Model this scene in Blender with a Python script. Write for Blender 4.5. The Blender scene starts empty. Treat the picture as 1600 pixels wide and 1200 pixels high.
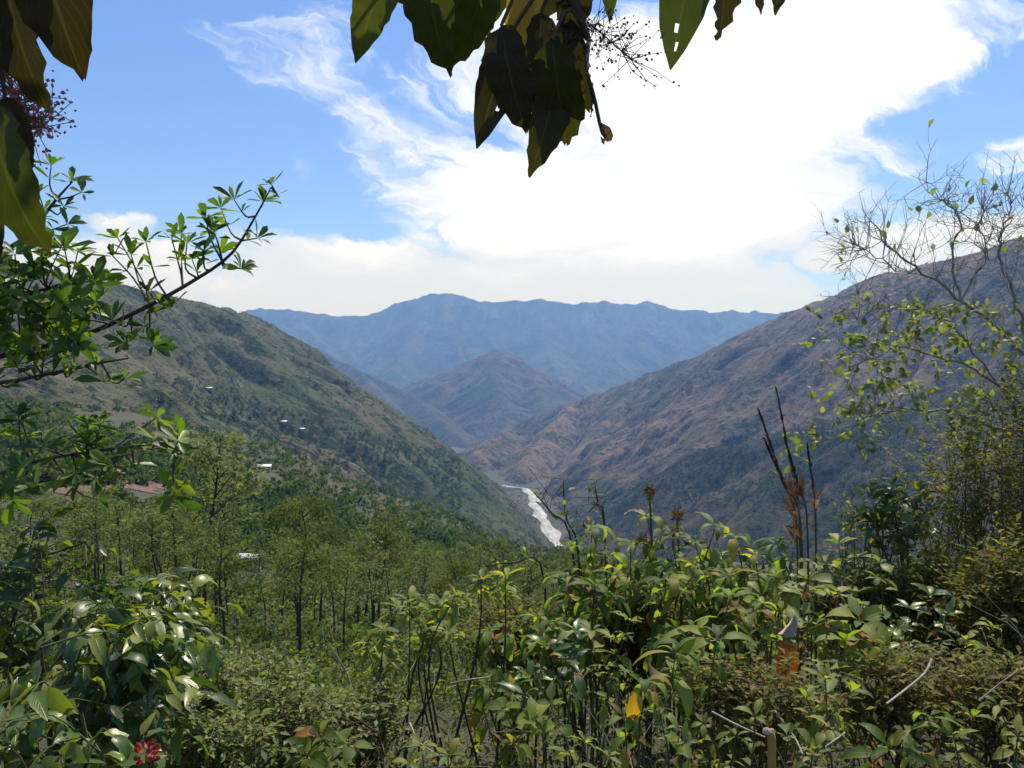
import bpy, math, random
import numpy as np
from mathutils import Matrix, Vector

# ------------------------------------------------------------------ camera, sky, sun, exposure
F = 1256.0          # focal length in photo pixels (1600 wide)
EYE = 1.65          # camera height above the ground under it
scene = bpy.context.scene
COL = scene.collection
cam_data = bpy.data.cameras.new('camera')
cam_data.sensor_width = 36.0
cam_data.lens = 36.0 * F / 1600.0
cam_data.clip_start = 0.02
cam_data.clip_end = 60000
cam = bpy.data.objects.new('camera', cam_data)
COL.objects.link(cam)
cam.location = (0, 0, EYE)
cam.rotation_euler = (math.radians(90), 0, 0)
scene.camera = cam
vs = scene.view_settings
vs.view_transform = 'Standard'; vs.look = 'None'; vs.exposure = 0.3; vs.gamma = 1.0
vs.use_curve_mapping = False
scene.render.engine = 'CYCLES'
scene.cycles.use_denoising = True
scene.cycles.max_bounces = 6
scene.cycles.diffuse_bounces = 3
scene.cycles.glossy_bounces = 2
scene.cycles.transmission_bounces = 3
scene.cycles.transparent_max_bounces = 4
scene.cycles.volume_bounces = 0
scene.cycles.sample_clamp_indirect = 4.0

SUN_EL = math.radians(59)
SUN_AZ = math.radians(24)       # to the right of the view direction (+Y)
sun_data = bpy.data.lights.new('sun', 'SUN')
sun_data.energy = 5.0; sun_data.angle = math.radians(0.5); sun_data.color = (1.0, 0.95, 0.87)
sun = bpy.data.objects.new('sun', sun_data); COL.objects.link(sun)
sun_dir = Vector((math.sin(SUN_AZ) * math.cos(SUN_EL), math.cos(SUN_AZ) * math.cos(SUN_EL), math.sin(SUN_EL)))
sun.rotation_euler = sun_dir.to_track_quat('Z', 'Y').to_euler()
sun.location = (0, 0, 50)

class NT:
    """small helper to write node trees"""
    def __init__(s, tree):
        s.t = tree; s.n = tree.nodes; s.l = tree.links
    def node(s, typ, **kw):
        n = s.n.new(typ)
        for k, v in kw.items():
            setattr(n, k, v)
        return n
    def put(s, sock, v):
        if isinstance(v, bpy.types.NodeSocket):
            s.l.new(v, sock)
        elif v is not None:
            if sock.type == 'RGBA' and len(v) == 3: v = (*v, 1)
            sock.default_value = v
    def math(s, op, a, b=None, c=None, clamp=False):
        n = s.node('ShaderNodeMath', operation=op, use_clamp=clamp)
        for i, v in enumerate((a, b, c)):
            if v is not None: s.put(n.inputs[i], v)
        return n.outputs[0]
    def vmath(s, op, a, b=None, out=0):
        n = s.node('ShaderNodeVectorMath', operation=op)
        s.put(n.inputs[0], a)
        if b is not None: s.put(n.inputs[1], b)
        return n.outputs[out]
    def mix(s, f, a, b, blend='MIX'):
        n = s.node('ShaderNodeMix', data_type='RGBA', blend_type=blend)
        s.put(n.inputs[0], f); s.put(n.inputs[6], a); s.put(n.inputs[7], b)
        return n.outputs[2]
    def noise(s, vec, scale, detail=4, rough=0.55, dist=0.0, col=False):
        n = s.node('ShaderNodeTexNoise')
        if vec is not None: s.put(n.inputs['Vector'], vec)
        n.inputs['Scale'].default_value = scale; n.inputs['Detail'].default_value = detail
        n.inputs['Roughness'].default_value = rough; n.inputs['Distortion'].default_value = dist
        return n.outputs[1 if col else 0]
    def ramp(s, f, stops, interp='LINEAR'):
        n = s.node('ShaderNodeValToRGB')
        cr = n.color_ramp; cr.interpolation = interp
        while len(cr.elements) < len(stops): cr.elements.new(0.5)
        for e, (p, c) in zip(cr.elements, stops):
            e.position = p; e.color = (*c, 1) if len(c) == 3 else c
        s.put(n.inputs[0], f)
        return n.outputs[0]
    def smooth(s, f, a, b):
        n = s.node('ShaderNodeMapRange', interpolation_type='SMOOTHSTEP')
        s.put(n.inputs[0], f); n.inputs[1].default_value = a; n.inputs[2].default_value = b
        return n.outputs[0]
    def mapping(s, vec, scale=(1, 1, 1), loc=(0, 0, 0), rot=(0, 0, 0)):
        n = s.node('ShaderNodeMapping')
        s.put(n.inputs[0], vec)
        n.inputs['Scale'].default_value = scale; n.inputs['Location'].default_value = loc
        n.inputs['Rotation'].default_value = rot
        return n.outputs[0]

# sky: Nishita air with broken cloud lying over the far range, all as a function of direction
world = bpy.data.worlds.new('World'); scene.world = world
world.use_nodes = True
world.cycles.sampling_method = 'MANUAL'; world.cycles.sample_map_resolution = 512
T = NT(world.node_tree); T.n.clear()
tc = T.node('ShaderNodeTexCoord')
sky = T.node('ShaderNodeTexSky', sky_type='NISHITA')
sky.sun_disc = False; sky.sun_elevation = SUN_EL; sky.sun_rotation = SUN_AZ
sky.altitude = 1500; sky.air_density = 1.0; sky.dust_density = 0.6; sky.ozone_density = 2.0
sep = T.node('ShaderNodeSeparateXYZ'); T.l.new(tc.outputs['Generated'], sep.inputs[0])
az = T.math('ARCTAN2', sep.outputs[0], sep.outputs[1])
el = T.math('ARCSINE', sep.outputs[2])
cmb = T.node('ShaderNodeCombineXYZ'); T.l.new(az, cmb.inputs[0]); T.l.new(el, cmb.inputs[1])
P0 = cmb.outputs[0]
def warp(vec, scale, amt, sx=1.0):
    n = T.noise(T.mapping(vec, (sx, 1.6, 1)), scale, 5, 0.6, col=True)
    d = T.vmath('SUBTRACT', n, (0.5, 0.5, 0.5))
    d = T.vmath('MULTIPLY', d, (amt, amt * 0.7, 0))
    return T.vmath('ADD', vec, d)
Pw = warp(P0, 3.2, 0.20)
Pw = warp(Pw, 11.0, 0.075, 0.8)
Pw = warp(Pw, 38.0, 0.018, 0.7)
def ae(px, py):
    x = (px - 800) / F; z = (600 - py) / F
    return math.atan2(x, 1), math.asin(z / math.sqrt(1 + x * x + z * z))
blobs = [(760, 455, 640, 80, 1.0), (980, 330, 430, 150, 1.0), (1090, 150, 330, 190, 1.0), (1290, 70, 240, 130, .95),
         (800, 70, 190, 110, .62), (1500, 395, 260, 62, .9), (190, 415, 190, 62, .9), (440, 75, 190, 75, .42),
         (640, 190, 150, 110, .52), (1585, 240, 60, 35, .7), (210, 345, 60, 22, .55), (1380, 250, 120, 40, .62),
         (400, 205, 60, 22, .36), (1580, 10, 110, 40, .6), (470, 270, 50, 20, .3)]
field = None
for (bx, by, rx, ry, amp) in blobs:
    c = ae(bx, by)
    d = T.vmath('SUBTRACT', Pw, (c[0], c[1], 0))
    d = T.vmath('DIVIDE', d, (rx / F, ry / F, 1))
    r = T.vmath('LENGTH', d, out=1)
    g = T.math('MULTIPLY', T.smooth(r, 1.25, 0.45), amp)
    field = g if field is None else T.math('MAXIMUM', field, g)
# the same broken cloud goes on behind and beside the view
amb = T.noise(T.mapping(tc.outputs['Generated'], (1, 1, 2.2)), 1.7, 4, 0.55)
behind = T.smooth(T.math('ABSOLUTE', az), 0.75, 1.1)
field = T.math('MAXIMUM', field, T.math('MULTIPLY', T.smooth(amb, 0.52, 0.70), behind))
fine = T.noise(T.mapping(T.mapping(Pw, rot=(0, 0, 0.45)), (0.55, 1.9, 1)), 9.0, 9, 0.66, 0.5)
dens = T.math('ADD', field, T.math('MULTIPLY', T.math('SUBTRACT', fine, 0.5), 1.9))
cov = T.smooth(dens, 0.26, 0.80)
shade = T.noise(T.mapping(P0, (0.7, 1.6, 1)), 9.0, 6, 0.6)
low = T.smooth(el, 0.20, 0.10)                                   # the bank over the range shows its grey base
core = T.smooth(T.math('MULTIPLY_ADD', low, -0.36, T.math('ADD', T.math('MULTIPLY', field, 0.26), shade)), 0.42, 0.86)
ccol = T.mix(core, (6.9, 7.5, 8.7), (10.2, 10.5, 11.2))
skyc = T.mix(1.0, sky.outputs[0], (0.90, 1.07, 1.50), 'MULTIPLY')
colr = T.mix(cov, skyc, ccol)
bg = T.node('ShaderNodeBackground'); T.put(bg.inputs[0], colr); bg.inputs[1].default_value = 0.098
out = T.node('ShaderNodeOutputWorld'); T.l.new(bg.outputs[0], out.inputs[0])

# ------------------------------------------------------------------ helpers
rng = np.random.default_rng(11)
def Wp(px, py, d):
    """the point that stands d metres ahead and is seen at a photo pixel"""
    return np.array([(px - 800) / F * d, d, EYE + (600 - py) / F * d])

def mesh_from(name, verts, faces, mats=(), smooth=False, attrs=None, midx=None):
    """faces: (M,k) int array, or a list of such arrays with different k"""
    verts = np.asarray(verts, dtype=np.float32)
    if not isinstance(faces, (list, tuple)): faces = [faces]
    faces = [np.asarray(f, dtype=np.int32) for f in faces if len(f)]
    me = bpy.data.meshes.new(name)
    me.vertices.add(len(verts)); me.vertices.foreach_set('co', verts.ravel())
    tot = np.concatenate([np.full(len(f), f.shape[1], np.int32) for f in faces])
    start = np.concatenate([[0], np.cumsum(tot)[:-1]]).astype(np.int32)
    idx = np.concatenate([f.ravel() for f in faces])
    me.loops.add(len(idx)); me.loops.foreach_set('vertex_index', idx)
    me.polygons.add(len(tot)); me.polygons.foreach_set('loop_start', start)
    if midx is not None: me.polygons.foreach_set('material_index', np.asarray(midx, np.int32))
    if smooth: me.polygons.foreach_set('use_smooth', np.ones(len(tot), bool))
    for k, v in (attrs or {}).items():
        v = np.asarray(v, np.float32)
        if v.ndim == 1:
            a = me.attributes.new(k, 'FLOAT', 'POINT'); a.data.foreach_set('value', v)
        else:
            a = me.attributes.new(k, 'FLOAT_VECTOR', 'POINT'); a.data.foreach_set('vector', v.ravel())
    for m in (mats if isinstance(mats, (list, tuple)) else [mats]): me.materials.append(m)
    me.update(calc_edges=True)
    return me

def add(name, data=None, parent=None, loc=None, label=None, cat=None, group=None, kind=None):
    o = bpy.data.objects.new(name, data); COL.objects.link(o)
    if parent is not None: o.parent = parent
    if loc is not None: o.location = loc
    if label: o['label'] = label
    if cat: o['category'] = cat
    if group: o['group'] = group
    if kind: o['kind'] = kind
    return o

# value-gradient noise in numpy
_perm = np.random.default_rng(3).permutation(256)
_perm = np.concatenate([_perm, _perm, _perm])
_ga = np.random.default_rng(4).uniform(0, 2 * np.pi, 256); _gx, _gy = np.cos(_ga), np.sin(_ga)
def pn(x, y):
    xi = np.floor(x).astype(int); yi = np.floor(y).astype(int)
    xf = x - xi; yf = y - yi
    u = xf * xf * xf * (xf * (xf * 6 - 15) + 10); v = yf * yf * yf * (yf * (yf * 6 - 15) + 10)
    def g(ix, iy, fx, fy):
        h = _perm[_perm[ix & 255] + (iy & 255)]
        return _gx[h] * fx + _gy[h] * fy
    a = g(xi, yi, xf, yf); b = g(xi + 1, yi, xf - 1, yf)
    c = g(xi, yi + 1, xf, yf - 1); d = g(xi + 1, yi + 1, xf - 1, yf - 1)
    return ((a + u * (b - a)) + v * ((c + u * (d - c)) - (a + u * (b - a)))) * 1.5
def fbm(x, y, oct=5, gain=0.5):
    s = 0; a = 1.0; n = 0
    for i in range(oct):
        s = s + a * pn(x + 17.3 * i, y - 9.1 * i); n += a; a *= gain; x = x * 2.03; y = y * 2.03
    return s / n
def ridged(x, y, oct=4):
    s = 0; a = 1.0; n = 0
    for i in range(oct):
        s = s + a * (1 - np.abs(pn(x + 31.7 * i, y + 5.3 * i)) * 1.6); n += a; a *= 0.5; x = x * 2.1; y = y * 2.1
    return s / n

# ------------------------------------------------------------------ terrain materials; hill colours lowered to stand for cloud shade
def principled(T, **kw):
    b = T.node('ShaderNodeBsdfPrincipled')
    for k, v in kw.items():
        T.put(b.inputs[k.replace('_', ' ')], v)
    return b
def new_mat(name):
    m = bpy.data.materials.new(name); m.use_nodes = True
    T = NT(m.node_tree); T.n.clear()
    o = T.node('ShaderNodeOutputMaterial')
    return m, T, o

def hill_mat(name, dark, mid, dry, soil, scl, soil_amt=0.62, bump=1.0):
    """slope cover: scrub (dark), grass (mid), dry grass, bare earth; streaks run down the slope"""
    m, T, o = new_mat(name)
    geo = T.node('ShaderNodeNewGeometry'); pos = geo.outputs['Position']
    at = T.node('ShaderNodeAttribute', attribute_name='slope_uv')
    suv = at.outputs['Vector']
    big = T.noise(pos, scl * 0.35, 5, 0.6)
    med = T.noise(pos, scl * 1.6, 6, 0.65)
    streak = T.noise(T.mapping(suv, (scl * 5.0, scl * 0.8, 1)), 1.0, 6, 0.6, 0.6)
    fine = T.noise(pos, scl * 9, 5, 0.7)
    c = T.mix(T.smooth(big, 0.38, 0.62), mid, dry)
    c = T.mix(T.math('MULTIPLY', T.smooth(streak, 0.47, 0.66), soil_amt), c, soil)
    bushes = T.math('ADD', T.math('MULTIPLY', fine, 0.6), T.math('MULTIPLY', med, 0.5))
    c = T.mix(T.math('MULTIPLY', T.smooth(bushes, 0.53, 0.62), 0.9), c, dark)
    b = principled(T, Base_Color=c, Roughness=0.95)
    b.inputs['Specular IOR Level'].default_value = 0.1
    bp = T.node('ShaderNodeBump'); bp.inputs['Strength'].default_value = 0.8 * bump
    bp.inputs['Distance'].default_value = 1.6 / scl * 0.06
    T.l.new(T.math('ADD', T.math('MULTIPLY', streak, 0.8), fine), bp.inputs['Height'])
    T.l.new(bp.outputs[0], b.inputs['Normal'])
    T.l.new(b.outputs[0], o.inputs[0])
    return m

M_left = hill_mat('left_hill_cover', (0.018, 0.034, 0.013), (0.060, 0.080, 0.030), (0.105, 0.105, 0.052), (0.15, 0.125, 0.085), 0.012)
M_right = hill_mat('right_hill_cover', (0.020, 0.028, 0.015), (0.075, 0.075, 0.038), (0.165, 0.125, 0.075), (0.24, 0.17, 0.115), 0.007)
M_spur = hill_mat('spur_cover', (0.009, 0.022, 0.011), (0.030, 0.046, 0.020), (0.075, 0.068, 0.040), (0.1200, 0.0840, 0.0560), 0.014, 0.35)
M_mid = hill_mat('mid_hill_cover', (0.018, 0.032, 0.022), (0.050, 0.056, 0.036), (0.088, 0.076, 0.056), (0.15, 0.118, 0.09), 0.005)
M_far = hill_mat('far_range_cover', (0.010, 0.020, 0.018), (0.026, 0.040, 0.028), (0.055, 0.062, 0.042), (0.16, 0.14, 0.11), 0.0022, 0.5)  # dark forest tones, with the cloud shadow on the range put into the colour

# ------------------------------------------------------------------ valley, river, hills
RIVER_Z = EYE - 300.0
FLOOR_Z = RIVER_Z - 3.0
def river_pt(px, py):
    d = 300.0 * F / (py - 600.0)
    return ((px - 800) / F * d, d)
riv = [(-1400, 3300), (-900, 2900), (-520, 2620), (-280, 2480), (-130, 2415), (-40, 2385), river_pt(822, 763), river_pt(832, 775), river_pt(836, 788),
       river_pt(846, 805), river_pt(858, 828), river_pt(874, 852), river_pt(905, 905), (150, 900), (230, 600), (300, 300), (360, -300)]
riv = np.array(riv, float)
def resample(p, n):
    seg = np.linalg.norm(np.diff(p, axis=0), axis=1); s = np.concatenate([[0], np.cumsum(seg)])
    t = np.linspace(0, s[-1], n)
    q = np.stack([np.interp(t, s, p[:, k]) for k in range(p.shape[1])], 1)
    for _ in range(3):
        q[1:-1] = 0.25 * q[:-2] + 0.5 * q[1:-1] + 0.25 * q[2:]
    return q
rivs = resample(riv, 160)

def poly_dist(X, Y, P, Z=None):
    """distance to a polyline in plan, with the arc length and (optional) height at the nearest point"""
    best = np.full(X.shape, 1e18); bt = np.zeros_like(X); bz = np.zeros_like(X)
    s = 0.0
    for i in range(len(P) - 1):
        ax, ay = P[i][:2]; bx, by = P[i + 1][:2]
        dx, dy = bx - ax, by - ay; L2 = dx * dx + dy * dy + 1e-9; L = math.sqrt(L2)
        t = np.clip(((X - ax) * dx + (Y - ay) * dy) / L2, 0, 1)
        d2 = (X - ax - t * dx) ** 2 + (Y - ay - t * dy) ** 2
        m = d2 < best
        best = np.where(m, d2, best); bt = np.where(m, s + t * L, bt)
        if Z is not None: bz = np.where(m, Z[i] + t * (Z[i + 1] - Z[i]), bz)
        s += L
    return np.sqrt(best), bt, bz

class Hill:
    """a heap of ridge lines; each falls away at its own slope, with gullies cut down its sides"""
    def __init__(s, ridges, slope, gully, wave, rough, seed, carve=True, crest=8.0):
        s.r = []
        for R in ridges:
            pts = np.array([Wp(*p) for p in R])
            s.r.append(resample(pts, max(12, len(R) * 5)))
        s.slope, s.gully, s.wave, s.rough, s.seed, s.carve, s.crest = slope, gully, wave, rough, seed, carve, crest
    def h(s, X, Y, full=False):
        wx = X + fbm(X / s.wave / 1.7 + s.seed, Y / s.wave / 1.7, 4) * s.wave * 0.45
        wy = Y + fbm(X / s.wave / 1.7 - 40, Y / s.wave / 1.7 + s.seed, 4) * s.wave * 0.45
        H = np.full(X.shape, -1e9); TT = np.zeros_like(X); DD = np.zeros_like(X)
        for k, P in enumerate(s.r):
            d0, t0, z0 = poly_dist(X, Y, P[:, :2], P[:, 2])
            d1, t1, _ = poly_dist(wx, wy, P[:, :2], P[:, 2])
            w = np.clip(d0 / (s.wave * 0.8), 0, 1); w = w * w * (3 - 2 * w)
            d = d0 * (1 - w) + d1 * w
            dd = np.sqrt(d * d + s.crest ** 2) - s.crest
            z = z0 - s.slope * dd
            g = ridged(t1 / s.wave + s.seed * 3.1 + k * 7, dd / s.wave * 0.22 + k, 4) - 0.72
            g2 = ridged(t1 / s.wave * 3.3 + s.seed, dd / s.wave * 0.5, 3) - 0.72
            z = z + w * s.gully * (g * 1.0 + g2 * 0.3)
            m = z > H
            H = np.where(m, z, H); TT = np.where(m, t1 + 9000 * k, TT); DD = np.where(m, dd, DD)
        H = H + s.rough * fbm(X / (s.wave * 0.35), Y / (s.wave * 0.35) + s.seed, 6, 0.55)
        if s.crest > 15: H = H + 62 * np.clip(1 - DD / 600, 0, 1) * (fbm(X / 330 + 3.3, Y / 1200, 4, 0.6))
        if s.carve:
            dr, _, _ = poly_dist(X, Y, rivs)
            H = np.minimum(H, RIVER_Z - 2 + np.maximum(0, dr - 13) * 0.95 + np.clip((dr - 13) / 40, 0, 1) * (22 * fbm(X / 60, Y / 60, 5, 0.6) + 10))
        return (H, TT, DD) if full else H
    def build(s, name, x0, x1, y0, y1, res, mat, label):
        xs = np.arange(x0, x1 + res, res); ys = np.arange(y0, y1 + res, res)
        X, Y = np.meshgrid(xs, ys)
        H, TT, DD = s.h(X, Y, True)
        n, mth = X.shape
        low = H < FLOOR_Z - 12
        H = np.maximum(H, FLOOR_Z - 12)
        idx = np.arange(n * mth).reshape(n, mth)
        q = np.stack([idx[:-1, :-1], idx[:-1, 1:], idx[1:, 1:], idx[1:, :-1]], -1).reshape(-1, 4)
        lowf = low.ravel()[q].all(1)
        q = q[~lowf]
        used = np.unique(q); remap = np.full(n * mth, -1); remap[used] = np.arange(len(used))
        V = np.stack([X.ravel(), Y.ravel(), H.ravel()], 1)[used]
        uv = np.stack([TT.ravel(), DD.ravel(), np.zeros(n * mth)], 1)[used]
        me = mesh_from(name, V, remap[q], mat, True, {'slope_uv': uv})
        return add(name, me, label=label, kind='structure')

H_far = Hill([[(150, 500, 11000), (300, 490, 10600), (400, 486, 10200), (450, 482, 10000), (520, 494, 10000), (590, 489, 10000), (640, 466, 10000), (672, 458, 9900), (710, 460, 9900),
               (740, 468, 9900), (795, 473, 10000), (845, 468, 10000), (880, 475, 10000), (940, 471, 9900), (990, 478, 9900), (1010, 470, 9900),
               (1050, 484, 9900), (1120, 487, 9900), (1180, 484, 9800), (1210, 494, 9800), (1300, 470, 9800), (1500, 430, 9900)],
              [(672, 458, 9900), (640, 540, 8600), (600, 600, 7600)], [(845, 468, 10000), (850, 545, 8600), (880, 590, 7400)],
              [(1010, 470, 9900), (960, 560, 8300), (890, 612, 7000)], [(1180, 484, 9800), (1080, 560, 8200), (980, 606, 7000)],
              [(450, 482, 10000), (520, 560, 8600), (600, 605, 7400)]], 0.60, 210, 620, 40, 1.3, carve=False, crest=20)
H_midl = Hill([[(100, 490, 5800), (250, 485, 5600), (400, 494, 5500), (480, 538, 5300), (560, 578, 5100), (640, 614, 4850), (700, 655, 4550), (745, 690, 4300)],
               [(400, 494, 5500), (500, 600, 4300)], [(560, 578, 5100), (620, 640, 4400)], [(640, 614, 4850), (690, 658, 4250), (728, 690, 3850)]], 0.62, 70, 330, 16, 5.7)
H_peak = Hill([[(640, 600, 6600), (720, 572, 5900), (778, 545, 5500), (838, 582, 5350), (888, 612, 5200), (950, 650, 5000)],
               [(778, 545, 5500), (772, 585, 5100), (785, 640, 4650), (805, 690, 4250)], [(720, 572, 5900), (690, 630, 5200), (700, 668, 4700)],
               [(838, 582, 5350), (850, 640, 4700), (870, 680, 4300)]], 0.52, 75, 300, 20, 8.2, crest=14)
H_right = Hill([[(2300, 230, 1150), (1900, 300, 1500), (1600, 368, 1800), (1520, 396, 1900), (1450, 414, 2000), (1365, 430, 2150), (1300, 464, 2400), (1200, 500, 2700), (1100, 551, 3000), (1000, 590, 3200),
                 (900, 626, 3400), (800, 662, 3600), (742, 692, 3700)],
                [(1365, 430, 2150), (1230, 600, 1900), (1130, 700, 1800)], [(1200, 500, 2700), (1050, 640, 2350), (960, 735, 2150)],
                [(1520, 396, 1900), (1420, 560, 1600), (1330, 640, 1500)], [(1000, 590, 3200), (930, 680, 2800), (880, 740, 2450)], [(900, 626, 3400), (850, 680, 2950), (820, 722, 2600), (812, 750, 2450)], [(800, 662, 3600), (768, 688, 3100), (742, 708, 2850)]], 0.66, 88, 230, 16, 2.1)
H_spur = Hill([[(1800, 520, 900), (1500, 610, 1100), (1400, 640, 1200), (1290, 655, 1300), (1200, 680, 1400), (1090, 708, 1500), (1000, 758, 1620), (905, 812, 1740)],
               [(1290, 655, 1300), (1220, 760, 1150), (1150, 830, 1080)], [(1090, 708, 1500), (1050, 800, 1350)]], 0.62, 30, 110, 7, 6.4)
H_left = Hill([[(-700, 300, 420), (-250, 350, 640), (0, 412, 900), (140, 434, 1060), (200, 450, 1130), (290, 467, 1220), (345, 480, 1350), (400, 497, 1520), (450, 528, 1660), (505, 566, 1790), (560, 602, 1900),
                (640, 654, 2050), (700, 700, 2150), (760, 744, 2250), (806, 776, 2310)],
               [(290, 467, 1220), (370, 600, 1120), (450, 700, 1050)], [(400, 497, 1520), (520, 660, 1420), (640, 780, 1360)],
               [(140, 434, 1060), (200, 560, 900), (270, 640, 820)], [(560, 602, 1900), (660, 710, 1800), (730, 800, 1720)]], 0.66, 42, 130, 11, 4.4)

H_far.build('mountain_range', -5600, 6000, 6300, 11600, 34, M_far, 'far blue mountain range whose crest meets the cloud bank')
H_midl.build('hill_far_left', -3200, 300, 3400, 6300, 16, M_mid, 'hazy blue-green ridge sloping down behind the olive hillside')
H_peak.build('mountain_peak', -1300, 1300, 4000, 7000, 15, M_mid, 'pointed bare mountain standing in the middle of the valley')
H_right.build('hill_right', -300, 1700, 1000, 4000, 9, M_right, 'large brown gullied hillside above the dark wooded spur')
H_spur.build('hill_spur', 60, 1100, 400, 1950, 7, M_spur, 'dark green wooded spur at the foot of the brown hillside')
H_left.build('hill_left', -1150, 140, 380, 2420, 6, M_left, 'scrubby olive hillside falling to the river bend')

# valley floor and river
m, T, o = new_mat('valley_floor_cover')
geo = T.node('ShaderNodeNewGeometry')
c = T.ramp(T.noise(geo.outputs['Position'], 0.01, 6, 0.65), [(0.3, (0.02, 0.032, 0.016)), (0.55, (0.045, 0.05, 0.028)), (0.75, (0.09, 0.08, 0.05))])
b = principled(T, Base_Color=c, Roughness=0.95); T.l.new(b.outputs[0], o.inputs[0]); M_floor = m
xs = np.linspace(-6800, 6800, 60); ys = np.linspace(-280, 12300, 60); X, Y = np.meshgrid(xs, ys)
idx = np.arange(3600).reshape(60, 60)
q = np.stack([idx[:-1, :-1], idx[:-1, 1:], idx[1:, 1:], idx[1:, :-1]], -1).reshape(-1, 4)
add('valley_floor', mesh_from('valley_floor', np.stack([X.ravel(), Y.ravel(), np.full(3600, FLOOR_Z)], 1), q, M_floor), label='floor of the valley under the hills', kind='structure')

def ribbon(path, wid, z, jitter, seed, n=420):
    p = resample(path, n)
    t = np.gradient(p, axis=0); t /= np.linalg.norm(t, axis=1)[:, None]
    nrm = np.stack([-t[:, 1], t[:, 0]], 1)
    k = np.arange(n) / 9.0
    wl = wid * (1 + jitter * pn(k + seed, k * 0 + seed)); wr = wid * (1 + jitter * pn(k + seed + 50, k * 0 + 3.3))
    rows = []
    for f in (-1, -0.5, 0, 0.5, 1):
        w = np.where(f < 0, wl, wr)
        xy = p + nrm * (f * w)[:, None]
        rows.append(np.concatenate([xy, np.full((n, 1), z)], 1))
    V = np.stack(rows, 1).reshape(-1, 3)
    idx = np.arange(n * 5).reshape(n, 5)
    q = np.stack([idx[:-1, :-1], idx[:-1, 1:], idx[1:, 1:], idx[1:, :-1]], -1).reshape(-1, 4)[:, ::-1]
    return V, q
m, T, o = new_mat('pale_river_gravel')
geo = T.node('ShaderNodeNewGeometry')
c = T.ramp(T.noise(geo.outputs['Position'], 0.06, 6, 0.7), [(0.3, (0.22, 0.20, 0.17)), (0.6, (0.42, 0.40, 0.36))])
b = principled(T, Base_Color=c, Roughness=0.9); T.l.new(b.outputs[0], o.inputs[0]); M_grav = m
m, T, o = new_mat('foam_sky_sheen_water')
geo = T.node('ShaderNodeNewGeometry')
n1 = T.noise(T.mapping(geo.outputs['Position'], (1, 0.35, 1)), 0.05, 6, 0.7)
c = T.ramp(n1, [(0.36, (0.10, 0.12, 0.12)), (0.48, (0.26, 0.29, 0.29)), (0.62, (0.56, 0.58, 0.58))])  # pale tones: foam, plus sky reflection painted into the base colour
b = principled(T, Base_Color=c, Roughness=0.35)
bp = T.node('ShaderNodeBump'); bp.inputs['Strength'].default_value = 0.6; bp.inputs['Distance'].default_value = 1.5
T.l.new(T.noise(geo.outputs['Position'], 0.2, 4, 0.7), bp.inputs['Height']); T.l.new(bp.outputs[0], b.inputs['Normal'])
T.l.new(b.outputs[0], o.inputs[0]); M_water = m
V, q = ribbon(riv, 13, RIVER_Z - 0.9, 0.9, 1.7); add('river_bank', mesh_from('river_bank', V, q, M_grav, True), label='pale gravel bank along the river', kind='structure')
V, q = ribbon(riv, 8, RIVER_Z, 0.7, 7.7); add('river', mesh_from('river', V, q, M_water, True), label='white glinting river winding along the valley bottom', kind='structure')

# near slope: seen heights of the ground by direction (photo column) and distance
GPX = np.array([-1200, -300, 0, 200, 400, 600, 850, 1000, 1300, 1600, 2000, 2800], float)
GD = np.array([4, 8, 15, 35, 80, 150, 250, 350, 500, 700, 900, 1100], float)
GPY = np.array([
    [1000, 1080, 1150, 1180, 1230, 1250, 1250, 1230, 1200, 1130, 1050, 950],
    [900, 1000, 1060, 1090, 1100, 1110, 1120, 1090, 1040, 990, 920, 860],
    [840, 930, 980, 1010, 1040, 1060, 1070, 1060, 1030, 980, 900, 850],
    [780, 880, 910, 940, 970, 985, 1010, 1040, 1050, 980, 900, 850],
    [720, 810, 850, 890, 925, 935, 965, 1000, 1010, 930, 880, 850],
    [660, 740, 775, 800, 890, 905, 935, 965, 980, 900, 880, 850],
    [600, 670, 700, 730, 800, 855, 900, 930, 950, 900, 880, 850],
    [560, 620, 648, 680, 740, 810, 875, 900, 920, 900, 880, 850],
    [540, 600, 622, 645, 692, 775, 856, 880, 910, 890, 870, 850],
    [560, 620, 650, 690, 745, 820, 880, 890, 890, 880, 860, 840],
    [600, 660, 700, 750, 800, 850, 885, 885, 880, 870, 850, 830],
    [640, 700, 750, 800, 840, 870, 885, 880, 870, 860, 840, 820]], float)
def gz(x, y):
    """height of the near ground"""
    x = np.asarray(x, float); y = np.asarray(y, float)
    yy = np.maximum(y, 4.0)
    px = np.clip(800 + F * x / yy, GPX[0], GPX[-1])
    lu = np.log(np.clip(yy, GD[0], GD[-1])); lg = np.log(GD)
    i = np.clip(np.searchsorted(lg, lu) - 1, 0, len(GD) - 2); j = np.clip(np.searchsorted(GPX, px) - 1, 0, len(GPX) - 2)
    u = (lu - lg[i]) / (lg[i + 1] - lg[i]); v = (px - GPX[j]) / (GPX[j + 1] - GPX[j])
    v = v * v * (3 - 2 * v) * 0.5 + v * 0.5
    py = (GPY[i, j] * (1 - v) + GPY[i, j + 1] * v) * (1 - u) + (GPY[i + 1, j] * (1 - v) + GPY[i + 1, j + 1] * v) * u
    z4 = EYE + (600 - py) / F * yy
    t = np.clip(y / 4.0, -1, 1)
    z = np.where(y < 4, np.where(y < 0, -0.14 * y, 0) * 1.0 + np.clip(t, 0, 1) ** 1.5 * z4, z4)
    r = np.maximum(y, 2)
    return z + 0.014 * r * fbm(x / (r * 0.10 + 1.5), y / (r * 0.10 + 1.5), 4) * np.clip(y / 6, 0.15, 1)
rr = np.concatenate([np.linspace(-12, 4, 14), np.exp(np.linspace(math.log(4.5), math.log(1080), 230))])
uu = np.linspace(-1.35, 1.35, 260)
V = []
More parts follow.
